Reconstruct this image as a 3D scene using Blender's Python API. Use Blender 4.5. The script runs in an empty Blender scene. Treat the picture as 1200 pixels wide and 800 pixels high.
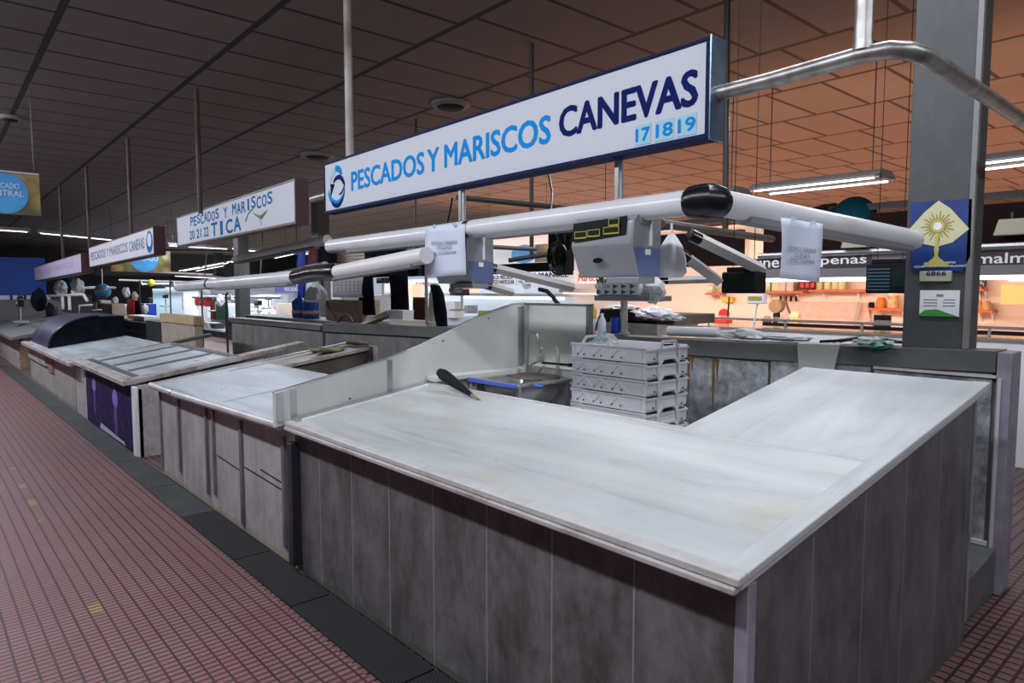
import bpy, bmesh, math, random
from mathutils import Vector, Matrix, noise
R = math.radians
random.seed(7)
scene = bpy.context.scene
col = scene.collection
# ------------------------------------------------------------ camera
F, HOR, VX, H = 800.0, 340.0, -110.0, 1.65
pitch = math.atan((400 - HOR) / F)
a = math.atan2(600 - VX, math.hypot(F, 60))
fh = Vector((-math.cos(a), math.sin(a), 0)); rt = Vector((math.sin(a), math.cos(a), 0)); upw = Vector((0, 0, 1))
fw = fh * math.cos(pitch) - upw * math.sin(pitch)
cu = upw * math.cos(pitch) + fh * math.sin(pitch)
cam = bpy.data.cameras.new('camera'); co = bpy.data.objects.new('camera', cam); col.objects.link(co)
cam.sensor_width = 36; cam.lens = 24; cam.clip_start = 0.02; cam.clip_end = 300
co.matrix_world = Matrix(((rt.x, cu.x, -fw.x, 0), (rt.y, cu.y, -fw.y, 0), (rt.z, cu.z, -fw.z, H), (0, 0, 0, 1)))
scene.camera = co
# ------------------------------------------------------------ exposure, world, lamps
scene.view_settings.view_transform = 'Standard'
scene.view_settings.look = 'None'
scene.view_settings.gamma = 1
scene.view_settings.exposure = 0.0
scene.view_settings.use_curve_mapping = False
w = bpy.data.worlds.new('hall_air'); scene.world = w; w.use_nodes = True
w.node_tree.nodes['Background'].inputs[0].default_value = (0.55, 0.62, 0.8, 1)
w.node_tree.nodes['Background'].inputs[1].default_value = 0.11

def area(name, loc, size, size_y, power, color, rot=(0, 0, 0), spread=None):
    l = bpy.data.lights.new(name, 'AREA'); l.shape = 'RECTANGLE'; l.size = size; l.size_y = size_y
    l.energy = power; l.color = color
    if spread: l.spread = R(spread)
    o = bpy.data.objects.new(name, l); o.location = loc; o.rotation_euler = rot; col.objects.link(o)
    return o
COOL = (0.86, 0.90, 1.0)
WARM = (1.0, 0.47, 0.25)
# strip lamps hung over the front aisle, then added fill lights
area('aisle_lamp_light', (-3.2, -0.35, 3.95), 9.0, 0.2, 235, COOL, (R(25), 0, 0))
area('aisle_lamp_light', (-15.0, -0.35, 3.95), 12.0, 0.2, 380, COOL, (R(25), 0, 0))
area('stall_fill_light', (-1.6, 3.3, 4.0), 2.6, 0.3, 55, COOL)  # added fill above the view, brightens sink, guard and crates
area('side_fill_light', (2.2, 2.6, 3.9), 0.25, 5.0, 80, COOL, (0, R(28), 0))  # added fill out of view, brightens the faces turned to the right
# strip lamps over the middle of the hall, then added fill lights
area('hall_lamp_or_fill', (-5.0, 6.2, 3.3), 7.0, 0.6, 120, COOL)
area('hall_lamp_or_fill', (-18.0, 6.2, 3.3), 14.0, 0.6, 260, COOL)
area('hall_lamp_or_fill', (-14.0, 9.2, 2.35), 9.0, 0.3, 75, COOL, (R(25), 0, 0))
area('hall_lamp_or_fill', (-29.0, 7.6, 2.9), 28.0, 0.4, 950, COOL, (R(20), 0, 0))  # added broad fill, brightens the far left stalls
area('hall_lamp_or_fill', (-30.0, 14.0, 2.6), 40.0, 10.0, 420, (1.0, 0.85, 0.78), (R(180), 0, 0))  # added upward fill, lifts the far ceiling
# warm strip lamp of the grocery stall at the right, then added uplights
area('stall_lamp_or_uplight', (-4.6, 8.6, 2.10), 7.6, 0.3, 130, (1.0, 0.68, 0.50), (R(35), 0, 0))
area('stall_lamp_or_uplight', (-7.0, 16.5, 2.70), 18.0, 13.0, 1150, (1.0, 0.45, 0.27), (R(180), 0, 0))  # added uplight, puts the orange glow on the far ceiling
area('stall_lamp_or_uplight', (-3.0, 8.6, 2.75), 8.0, 1.0, 60, (1.0, 0.45, 0.25), (R(180), 0, 0))  # added uplight, warms the ceiling above the stall

# ------------------------------------------------------------ materials
def mat(name, c, rough=0.6, metal=0.0, c2=None, scale=4.0, stretch=(1, 1, 1), detail=6, lo=0.35, hi=0.65,
        bump=0.0, bscale=60.0, emit=None, es=1.0, alpha=1.0, trans=0.0, spec=0.5):
    m = bpy.data.materials.new(name); m.use_nodes = True
    nt = m.node_tree; b = nt.nodes['Principled BSDF']
    b.inputs['Base Color'].default_value = (*c, 1); b.inputs['Roughness'].default_value = rough
    b.inputs['Metallic'].default_value = metal; b.inputs['Specular IOR Level'].default_value = spec
    if alpha < 1: b.inputs['Alpha'].default_value = alpha
    if trans: b.inputs['Transmission Weight'].default_value = trans
    if emit: b.inputs['Emission Color'].default_value = (*emit, 1); b.inputs['Emission Strength'].default_value = es
    if c2 or bump:
        tc = nt.nodes.new('ShaderNodeTexCoord'); mp = nt.nodes.new('ShaderNodeMapping')
        mp.inputs['Scale'].default_value = stretch; nt.links.new(tc.outputs['Object'], mp.inputs[0])
    if c2:
        n = nt.nodes.new('ShaderNodeTexNoise'); n.inputs['Scale'].default_value = scale; n.inputs['Detail'].default_value = detail
        cr = nt.nodes.new('ShaderNodeValToRGB'); cr.color_ramp.elements[0].position = lo; cr.color_ramp.elements[1].position = hi
        cr.color_ramp.elements[0].color = (*c, 1); cr.color_ramp.elements[1].color = (*c2, 1)
        nt.links.new(mp.outputs[0], n.inputs['Vector']); nt.links.new(n.outputs['Fac'], cr.inputs[0]); nt.links.new(cr.outputs[0], b.inputs['Base Color'])
    if bump:
        n2 = nt.nodes.new('ShaderNodeTexNoise'); n2.inputs['Scale'].default_value = bscale; n2.inputs['Detail'].default_value = 4
        bp = nt.nodes.new('ShaderNodeBump'); bp.inputs['Strength'].default_value = bump; bp.inputs['Distance'].default_value = 0.01
        nt.links.new(mp.outputs[0], n2.inputs['Vector']); nt.links.new(n2.outputs['Fac'], bp.inputs['Height']); nt.links.new(bp.outputs[0], b.inputs['Normal'])
    return m

class NT:
    """small helper to write shader maths"""
    def __init__(s, m): s.m = m; s.nt = m.node_tree; s.b = s.nt.nodes['Principled BSDF']
    def n(s, t): return s.nt.nodes.new(t)
    def l(s, x, y): s.nt.links.new(x, y)
    def pos(s):
        tc = s.n('ShaderNodeTexCoord'); sp = s.n('ShaderNodeSeparateXYZ'); s.l(tc.outputs['Object'], sp.inputs[0]); s.tc = tc.outputs['Object']
        return sp.outputs
    def f(s, op, x, y=None, z=None):
        k = s.n('ShaderNodeMath'); k.operation = op
        for i, v in enumerate((x, y, z)):
            if v is None: continue
            if isinstance(v, (int, float)): k.inputs[i].default_value = v
            else: s.l(v, k.inputs[i])
        return k.outputs[0]
    def noise(s, scale, stretch=(1, 1, 1), detail=6, rough=0.5, dist=0.0):
        mp = s.n('ShaderNodeMapping'); mp.inputs['Scale'].default_value = stretch; s.l(s.tc, mp.inputs[0])
        k = s.n('ShaderNodeTexNoise'); k.inputs['Scale'].default_value = scale; k.inputs['Detail'].default_value = detail
        k.inputs['Roughness'].default_value = rough; k.inputs['Distortion'].default_value = dist
        s.l(mp.outputs[0], k.inputs['Vector']); return k.outputs['Fac']
    def ramp(s, x, pts):
        k = s.n('ShaderNodeValToRGB'); e = k.color_ramp.elements
        while len(e) > 1: e.remove(e[0])
        e[0].position = pts[0][0]; e[0].color = (*pts[0][1], 1)
        for p, c in pts[1:]: q = e.new(p); q.color = (*c, 1)
        s.l(x, k.inputs[0]); return k.outputs[0]
    def mix(s, fac, x, y, mode='MIX'):
        k = s.n('ShaderNodeMix'); k.data_type = 'RGBA'; k.blend_type = mode
        ins = [i for i in k.inputs if i.type == 'RGBA']
        for i, v in ((0, x), (1, y)):
            if isinstance(v, tuple): ins[i].default_value = (*v, 1)
            else: s.l(v, ins[i])
        if isinstance(fac, (int, float)): k.inputs[0].default_value = fac
        else: s.l(fac, k.inputs[0])
        return [o for o in k.outputs if o.type == 'RGBA'][0]
    def bump(s, h, strength, dist=0.01):
        k = s.n('ShaderNodeBump'); k.inputs['Strength'].default_value = strength; k.inputs['Distance'].default_value = dist
        s.l(h, k.inputs['Height']); s.l(k.outputs[0], s.b.inputs['Normal'])

def ribbed_floor():
    m = mat('red_ribbed_paving', (0.2, 0.08, 0.08), 0.55); t = NT(m); X, Y, Z = t.pos()
    v = t.f('FRACT', t.f('DIVIDE', Y, 0.0685)); u = t.f('FRACT', t.f('DIVIDE', X, 0.040))
    groove = t.f('MAXIMUM', t.f('LESS_THAN', v, 0.15), t.f('MULTIPLY', t.f('LESS_THAN', u, 0.42), 0.85))
    joint = t.f('MAXIMUM', t.f('LESS_THAN', t.f('FRACT', t.f('DIVIDE', Y, 0.274)), 0.038), t.f('LESS_THAN', t.f('FRACT', t.f('DIVIDE', X, 0.28)), 0.02))
    rowv = t.n('ShaderNodeTexWhiteNoise'); rowv.noise_dimensions = '2D'
    cb = t.n('ShaderNodeCombineXYZ'); t.l(t.f('FLOOR', t.f('DIVIDE', Y, 0.288)), cb.inputs[0]); t.l(t.f('FLOOR', t.f('DIVIDE', X, 0.288)), cb.inputs[1]); t.l(cb.outputs[0], rowv.inputs['Vector'])
    base = t.mix(t.noise(1.3, detail=3), (0.270, 0.105, 0.100), (0.185, 0.085, 0.088))
    base = t.mix(t.f('MULTIPLY', rowv.outputs['Value'], 0.35), base, (0.26, 0.16, 0.155))
    speck = t.f('GREATER_THAN', t.noise(260, detail=2), 0.62)
    base = t.mix(t.f('MULTIPLY', speck, 0.5), base, (0.42, 0.32, 0.30))
    c = t.mix(groove, base, (0.060, 0.024, 0.026)); c = t.mix(t.f('MULTIPLY', joint, 0.5), c, (0.025, 0.014, 0.014))
    # worn yellow paint on a few ribs
    yb = t.f('MULTIPLY', t.f('LESS_THAN', t.f('ABSOLUTE', t.f('SUBTRACT', Y, 0.655)), 0.030), t.f('GREATER_THAN', t.noise(2.3, (1, 0.3, 1), detail=3), 0.60))
    c = t.mix(t.f('MULTIPLY', yb, t.f('SUBTRACT', 0.75, groove)), c, (0.40, 0.30, 0.06))
    t.l(c, t.b.inputs['Base Color'])
    t.bump(t.f('SUBTRACT', 1.0, t.f('MAXIMUM', groove, joint)), 0.45, 0.006)
    return m

def stud_floor():
    m = mat('dark_red_studded_paving', (0.2, 0.08, 0.08), 0.55); t = NT(m); X, Y, Z = t.pos()
    v = t.f('FRACT', t.f('DIVIDE', Y, 0.062)); u = t.f('FRACT', t.f('DIVIDE', X, 0.062))
    g = t.f('MAXIMUM', t.f('LESS_THAN', v, 0.22), t.f('LESS_THAN', u, 0.22))
    c = t.mix(t.noise(30, detail=4), (0.20, 0.11, 0.105), (0.11, 0.065, 0.065)); c = t.mix(g, c, (0.03, 0.010, 0.012))
    t.l(c, t.b.inputs['Base Color']); t.bump(t.f('SUBTRACT', 1.0, g), 0.5, 0.008); return m

def ceiling_mat():
    m = mat('ceiling_panels', (0.3, 0.28, 0.27), 0.8); t = NT(m); X, Y, Z = t.pos()
    Yr = t.f('ADD', Y, t.f('MULTIPLY', X, 0.02))
    rowf = t.f('DIVIDE', t.f('SUBTRACT', Yr, 0.96), 1.43); row = t.f('FLOOR', rowf); v = t.f('FRACT', rowf)
    sh = t.f('MULTIPLY', t.f('FRACT', t.f('MULTIPLY', row, 0.5)), 0.62)
    u = t.f('FRACT', t.f('ADD', t.f('DIVIDE', X, 0.715), sh))
    g1 = t.f('LESS_THAN', v, 0.045); g2 = t.f('LESS_THAN', u, 0.066); g = t.f('MAXIMUM', g1, g2)
    wn = t.n('ShaderNodeTexWhiteNoise'); wn.noise_dimensions = '2D'; cb = t.n('ShaderNodeCombineXYZ')
    t.l(row, cb.inputs[0]); t.l(t.f('FLOOR', t.f('ADD', t.f('DIVIDE', X, 0.715), sh)), cb.inputs[1]); t.l(cb.outputs[0], wn.inputs['Vector'])
    base = t.mix(wn.outputs['Value'], (0.165, 0.138, 0.126), (0.14, 0.118, 0.108))
    base = t.mix(t.f('MULTIPLY', t.noise(2.0, (1, 3, 1)), 0.5), base, (0.11, 0.092, 0.085))
    c = t.mix(g, base, (0.008, 0.006, 0.006)); t.l(c, t.b.inputs['Base Color'])
    t.bump(t.f('SUBTRACT', 1.0, g), 0.8, 0.02); return m

def panel_mat(name, axis, width, origin, light, c0, c1, grout, streak):
    m = mat(name, c0, 0.55); t = NT(m); P = t.pos(); A = P[axis]
    f = t.f('DIVIDE', t.f('SUBTRACT', A, origin), width); u = t.f('FRACT', f)
    d = t.f('MINIMUM', u, t.f('SUBTRACT', 1.0, u)); g = t.f('LESS_THAN', d, 0.009)
    st = (3.0, 3.0, 0.7)
    n1 = t.noise(3.2, (1.6, 1.6, 1.0), 12, 0.72, 0.3); n2 = t.noise(5, (2.0, 2.0, 0.35), 6, 0.6)
    wn = t.n('ShaderNodeTexWhiteNoise'); wn.noise_dimensions = '1D'; t.l(t.f('FLOOR', f), wn.inputs['W'])
    c = t.ramp(t.f('ADD', t.f('MULTIPLY', n1, 0.7), t.f('MULTIPLY', n2, 0.3)), [(0.40, c0), (0.60, c1)])
    c = t.mix(t.f('MULTIPLY', wn.outputs['Value'], 0.18), c, light)
    low = t.f('MULTIPLY', t.f('LESS_THAN', P[2], t.f('MULTIPLY', t.noise(6, detail=6), 0.10)), 0.6)
    c = t.mix(low, c, streak)
    c = t.mix(g, c, grout); t.l(c, t.b.inputs['Base Color'])
    t.bump(t.f('ADD', t.f('MULTIPLY', n2, 0.3), t.f('SUBTRACT', 1.0, g)), 0.25, 0.003); return m

def marble_top(name, c0, c1, vein, stain, rough, along=0, stain_amt=0.5):
    m = mat(name, c0, rough); t = NT(m); P = t.pos()
    st = (0.30, 2.4, 2.4) if along == 0 else (2.2, 0.30, 2.2)
    n = t.noise(2.2, st, 8, 0.62, 0.6); c = t.ramp(n, [(0.30, vein), (0.45, c1), (0.62, c0)])
    s = t.noise(1.1, (1, 1.3, 1), 5, 0.6, 1.2); sm = t.n('ShaderNodeMapRange'); t.l(s, sm.inputs[0]); sm.inputs[1].default_value = 0.52; sm.inputs[2].default_value = 0.72
    c = t.mix(t.f('MULTIPLY', sm.outputs[0], stain_amt), c, stain)
    sp = t.noise(30, detail=4); c = t.mix(t.f('MULTIPLY', t.f('GREATER_THAN', sp, 0.74), 0.45), c, (0.22, 0.19, 0.16))
    t.l(c, t.b.inputs['Base Color'])
    rr = t.n('ShaderNodeMapRange'); t.l(t.noise(3.5, detail=6), rr.inputs[0]); rr.inputs[3].default_value = rough - 0.1; rr.inputs[4].default_value = rough + 0.18
    t.l(rr.outputs[0], t.b.inputs['Roughness']); t.bump(t.noise(18, detail=5), 0.05, 0.004); return m

def honeycomb():
    m = mat('black_rubber_mat', (0.02, 0.02, 0.022), 0.75, spec=0.2); t = NT(m); t.pos()
    v = t.n('ShaderNodeTexVoronoi'); v.inputs['Scale'].default_value = 62; v.inputs['Randomness'].default_value = 0.0
    mp = t.n('ShaderNodeMapping'); mp.inputs['Rotation'].default_value = (0, 0, R(45)); t.l(t.tc, mp.inputs[0]); t.l(mp.outputs[0], v.inputs['Vector'])
    h = t.f('GREATER_THAN', v.outputs['Distance'], 0.42)
    c = t.mix(h, (0.012, 0.012, 0.013), t.mix(t.noise(4), (0.034, 0.034, 0.036), (0.020, 0.020, 0.022)))
    t.l(c, t.b.inputs['Base Color']); t.bump(h, 0.4, 0.005); return m

def grimy(name, c0, c1, c2, rough=0.6, scale=5, stretch=(1, 1, 1), bump=0.1):
    m = mat(name, c0, rough); t = NT(m); t.pos()
    n = t.noise(scale, stretch, 9, 0.7, 0.4); c = t.ramp(n, [(0.3, c0), (0.5, c1), (0.68, c2)])
    t.l(c, t.b.inputs['Base Color']); t.bump(t.noise(scale * 6), bump, 0.005); return m

M = {}
M['floor'] = ribbed_floor(); M['studs'] = stud_floor(); M['ceiling'] = ceiling_mat()
M['front'] = panel_mat('grey_tile_front', 0, 0.3615, -0.93, (0.17, 0.155, 0.155), (0.062, 0.057, 0.055), (0.165, 0.155, 0.153), (0.26, 0.245, 0.24), (0.075, 0.065, 0.045))
M['side'] = panel_mat('grey_tile_side', 1, 0.385, 1.65, (0.15, 0.14, 0.145), (0.06, 0.056, 0.058), (0.135, 0.128, 0.132), (0.20, 0.19, 0.195), (0.08, 0.075, 0.07))
M['tica_front'] = panel_mat('veined_marble_front', 0, 0.70, -3.90, (0.50, 0.46, 0.46), (0.30, 0.275, 0.28), (0.46, 0.43, 0.435), (0.12, 0.10, 0.10), (0.33, 0.25, 0.12))
M['far_front'] = panel_mat('white_slab_front', 0, 0.42, -10.2, (0.42, 0.40, 0.38), (0.27, 0.25, 0.23), (0.42, 0.40, 0.37), (0.10, 0.09, 0.08), (0.2, 0.18, 0.13))
M['top'] = marble_top('cream_marble_worktop', (0.57, 0.585, 0.565), (0.49, 0.51, 0.505), (0.37, 0.375, 0.355), (0.42, 0.39, 0.28), 0.38, 0, 0.55)
M['topside'] = marble_top('cream_marble_side', (0.56, 0.585, 0.59), (0.48, 0.51, 0.52), (0.37, 0.385, 0.395), (0.43, 0.41, 0.34), 0.36, 1, 0.35)
M['tica_top'] = marble_top('blue_white_worktop', (0.56, 0.61, 0.64), (0.45, 0.50, 0.53), (0.34, 0.37, 0.38), (0.36, 0.33, 0.26), 0.28, 0, 0.5)
M['lip'] = grimy('worktop_edge', (0.20, 0.11, 0.08), (0.42, 0.38, 0.36), (0.52, 0.49, 0.50), 0.45, 6, (0.5, 1, 1))
M['liplight'] = grimy('worktop_edge_light', (0.40, 0.37, 0.34), (0.52, 0.50, 0.49), (0.58, 0.57, 0.58), 0.4, 6, (1, 0.5, 1))
M['vmarble'] = grimy('grey_veined_marble', (0.075, 0.08, 0.085), (0.25, 0.26, 0.27), (0.46, 0.47, 0.49), 0.4, 9)
M['wmarble'] = grimy('white_veined_marble', (0.20, 0.18, 0.17), (0.45, 0.42, 0.42), (0.52, 0.49, 0.50), 0.5, 9)
M['tileface'] = panel_mat('partition_tiles', 0, 0.40, 0, (0.25, 0.24, 0.23), (0.12, 0.115, 0.11), (0.22, 0.21, 0.20), (0.08, 0.08, 0.08), (0.08, 0.07, 0.06))
M['ledge'] = grimy('dark_stone_ledge', (0.075, 0.08, 0.08), (0.115, 0.12, 0.118), (0.15, 0.15, 0.145), 0.45, 3, (0.6, 1, 2))
M['concrete'] = grimy('painted_grey_pillar', (0.050, 0.053, 0.052), (0.065, 0.069, 0.067), (0.080, 0.084, 0.081), 0.6, 5, (1, 1, 0.5))
M['alu'] = mat('brushed_aluminium', (0.55, 0.56, 0.58), 0.35, 0.9)
M['steel'] = mat('stainless_steel', (0.58, 0.58, 0.57), 0.32, 0.75, c2=(0.42, 0.41, 0.39), scale=9)
M['pipe'] = mat('galvanised_pipe', (0.42, 0.41, 0.39), 0.38, 0.8, c2=(0.20, 0.17, 0.14), scale=14, lo=0.4, hi=0.75)
M['oldpipe'] = mat('brown_aged_pipe', (0.05, 0.03, 0.025), 0.5, 0.2, c2=(0.10, 0.08, 0.07), scale=5, stretch=(1, 1, 0.3), spec=0.2)
M['darkpipe'] = mat('dark_iron_pipe', (0.05, 0.045, 0.042), 0.5, 0.4)
M['tube'] = mat('white_lamp_tube', (0.70, 0.71, 0.73), 0.25, c2=(0.62, 0.62, 0.62), scale=3)
M['tubeslot'] = mat('grey_lamp_slot', (0.20, 0.20, 0.20), 0.5)
M['black'] = mat('black_plastic', (0.008, 0.008, 0.009), 0.25, spec=0.35)
M['blackm'] = mat('black_matt', (0.012, 0.012, 0.013), 0.8, spec=0.2)
M['navy'] = mat('navy_fabric', (0.004, 0.005, 0.010), 0.95, spec=0.1, c2=(0.010, 0.012, 0.020), scale=6)
M['cover'] = mat('dark_blue_cover', (0.045, 0.045, 0.085), 0.35, c2=(0.065, 0.065, 0.11), scale=2)
M['signw'] = mat('white_sign_panel', (0.60, 0.62, 0.68), 0.6, spec=0.15, c2=(0.60, 0.62, 0.68), scale=1.5)
M['signlilac'] = mat('lilac_sign_panel', (0.50, 0.44, 0.62), 0.4, c2=(0.62, 0.52, 0.68), scale=3)
M['signpale'] = mat('pale_sign_panel', (0.66, 0.64, 0.72), 0.4, c2=(0.74, 0.70, 0.74), scale=3)
M['blueframe'] = mat('dark_blue_sign_frame', (0.003, 0.012, 0.06), 0.6, 0.0, spec=0.12)
M['bluecap'] = mat('steel_blue_sign_end', (0.08, 0.16, 0.26), 0.25, 0.7, c2=(0.26, 0.34, 0.42), scale=3)
M['maroon'] = mat('maroon_sign_frame', (0.055, 0.015, 0.02), 0.4)
M['cyan'] = mat('cyan_paint', (0.01, 0.26, 0.66), 0.8, spec=0.05)
M['ltcyan'] = mat('pale_cyan_paint', (0.38, 0.62, 0.74), 0.8, spec=0.05)
M['letnavy'] = mat('navy_paint', (0.008, 0.016, 0.11), 0.8, spec=0.05)
M['teal'] = mat('teal_blue_paint', (0.01, 0.15, 0.38), 0.8, spec=0.05)
M['seaweed'] = mat('grey_green_paint', (0.22, 0.27, 0.22), 0.5)
M['paper'] = mat('white_paper', (0.66, 0.70, 0.82), 0.7, c2=(0.62, 0.66, 0.78), scale=4)
M['ink'] = mat('grey_ink', (0.22, 0.24, 0.30), 0.8)
M['scale'] = mat('grey_scale_casing', (0.30, 0.31, 0.325), 0.35, 0.25)
M['scaleblue'] = mat('blue_scale_casing', (0.11, 0.15, 0.29), 0.4)
M['lcd'] = mat('green_black_display', (0.006, 0.02, 0.014), 0.4, spec=0.2)
M['yellow'] = mat('yellow_trim', (0.42, 0.36, 0.03), 0.6)
M['bag'] = mat('white_plastic_bag', (0.70, 0.70, 0.72), 0.55, alpha=0.93, spec=0.2)
M['bagc'] = mat('clear_plastic_bag', (0.60, 0.62, 0.62), 0.2, alpha=0.55)
M['crate'] = mat('white_crate_plastic', (0.72, 0.73, 0.77), 0.4, c2=(0.64, 0.63, 0.64), scale=3)
M['guard'] = mat('cream_guard_board', (0.70, 0.70, 0.66), 0.6, c2=(0.60, 0.60, 0.55), scale=2.5, stretch=(1, 1, 0.5))
M['guardwhite'] = mat('white_guard_tiles', (0.60, 0.62, 0.66), 0.35)
M['oak'] = mat('aged_timber', (0.20, 0.13, 0.07), 0.6, c2=(0.32, 0.22, 0.13), scale=3, stretch=(6, 1, 1))
M['plank'] = mat('pale_plank', (0.50, 0.45, 0.36), 0.6, c2=(0.60, 0.56, 0.47), scale=3)
M['greengrime'] = mat('mossy_rag', (0.32, 0.30, 0.10), 0.8, c2=(0.14, 0.12, 0.08), scale=12)
M['bluepl'] = mat('blue_plastic', (0.01, 0.05, 0.42), 0.35)
M['bluerim'] = mat('light_blue_rim', (0.10, 0.17, 0.62), 0.4)
M['roofwall'] = mat('dark_hall_wall', (0.07, 0.07, 0.075), 0.9)
M['wallw'] = mat('white_stall_wall', (0.58, 0.64, 0.68), 0.5, c2=(0.52, 0.58, 0.62), scale=1.5)
M['wallwarm'] = mat('cream_pink_stall_wall', (0.80, 0.66, 0.56), 0.5, c2=(0.76, 0.62, 0.53), scale=1.0)
M['shelf'] = mat('orange_shelf', (0.62, 0.13, 0.04), 0.5)
M['darkred'] = mat('dark_red_fascia', (0.014, 0.006, 0.006), 0.8, spec=0.1)
M['greyband'] = mat('grey_sign_band', (0.17, 0.16, 0.16), 0.5)
M['darkband'] = mat('dark_brown_band', (0.035, 0.02, 0.02), 0.5)
M['white'] = mat('white_paint', (0.82, 0.82, 0.82), 0.5)
M['red'] = mat('red_plastic', (0.50, 0.02, 0.02), 0.4)
M['orange'] = mat('orange_plastic', (0.60, 0.20, 0.02), 0.5)
M['amber'] = mat('amber_jar', (0.55, 0.25, 0.06), 0.3, c2=(0.7, 0.5, 0.3), scale=20)
M['cardboard'] = mat('cardboard', (0.42, 0.30, 0.17), 0.8, c2=(0.50, 0.37, 0.22), scale=6)
M['kraft'] = mat('pale_cardboard', (0.48, 0.40, 0.32), 0.8, c2=(0.40, 0.33, 0.26), scale=8)
M['green'] = mat('green_plastic', (0.02, 0.22, 0.10), 0.5)
M['foil'] = mat('warm_steel', (0.6, 0.55, 0.5), 0.25, 0.8)
M['beam'] = mat('grey_hall_beam', (0.16, 0.16, 0.16), 0.7)
M['lampwhite'] = mat('lit_tube', (1, 1, 1), 0.5, emit=(1.0, 0.95, 0.92), es=3.0)
M['lampcool'] = mat('lit_tube_cool', (1, 1, 1), 0.5, emit=(0.88, 0.95, 1.0), es=3.0)
M['glass'] = mat('clear_glass', (0.8, 0.85, 0.88), 0.05, alpha=0.25)
M['rust'] = mat('rust_stain', (0.16, 0.085, 0.025), 0.8, c2=(0.09, 0.06, 0.03), scale=10)
M['lilactrim'] = mat('lilac_corner_trim', (0.22, 0.185, 0.25), 0.6, c2=(0.30, 0.28, 0.32), scale=9)
M['goldp'] = mat('pale_gold_print', (0.52, 0.46, 0.12), 0.5)
M['goldd'] = mat('dark_gold_print', (0.33, 0.24, 0.03), 0.5)
M['cream'] = mat('cream_print', (0.60, 0.58, 0.34), 0.5)
M['posterblue'] = mat('deep_blue_poster', (0.010, 0.030, 0.15), 0.35, c2=(0.015, 0.05, 0.22), scale=4)

def ocean_poster():
    m = mat('purple_printed_panel', (0.03, 0.02, 0.1), 0.6, spec=0.1); t = NT(m); t.pos()
    c = t.ramp(t.noise(9, (1, 1, 1.5), 10, 0.8, 1.0), [(0.36, (0.006, 0.004, 0.018)), (0.5, (0.022, 0.013, 0.085)), (0.60, (0.060, 0.026, 0.085)), (0.68, (0.22, 0.2, 0.35))])
    t.l(c, t.b.inputs['Base Color']); return m
M['ocean'] = ocean_poster()
M['jelly'] = mat('violet_jellyfish_print', (0.14, 0.11, 0.55), 0.4, c2=(0.30, 0.26, 0.75), scale=16)
def fruit():
    m = mat('fruit_print', (0.4, 0.3, 0.1), 0.5); t = NT(m); t.pos()
    v = t.n('ShaderNodeTexVoronoi'); v.inputs['Scale'].default_value = 4.5; t.l(t.tc, v.inputs['Vector'])
    sp = t.n('ShaderNodeSeparateColor'); t.l(v.outputs['Color'], sp.inputs[0])
    c = t.ramp(sp.outputs[0], [(0.0, (0.55, 0.40, 0.06)), (0.3, (0.20, 0.24, 0.05)), (0.5, (0.62, 0.42, 0.10)), (0.7, (0.42, 0.05, 0.03)), (0.9, (0.55, 0.50, 0.30))])
    c = t.mix(t.f('MULTIPLY', v.outputs['Distance'], 1.2), c, (0.10, 0.08, 0.04)); t.l(c, t.b.inputs['Base Color']); return m
M['fruit'] = fruit()

# ------------------------------------------------------------ geometry helpers
def at_y(px, py, Y):
    d = fw + rt * ((px - 600) / F) - cu * ((py - 400) / F); return Vector((0, 0, H)) + d * (Y / d.y)
def at_x(px, py, X):
    d = fw + rt * ((px - 600) / F) - cu * ((py - 400) / F); return Vector((0, 0, H)) + d * (X / d.x)

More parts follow.
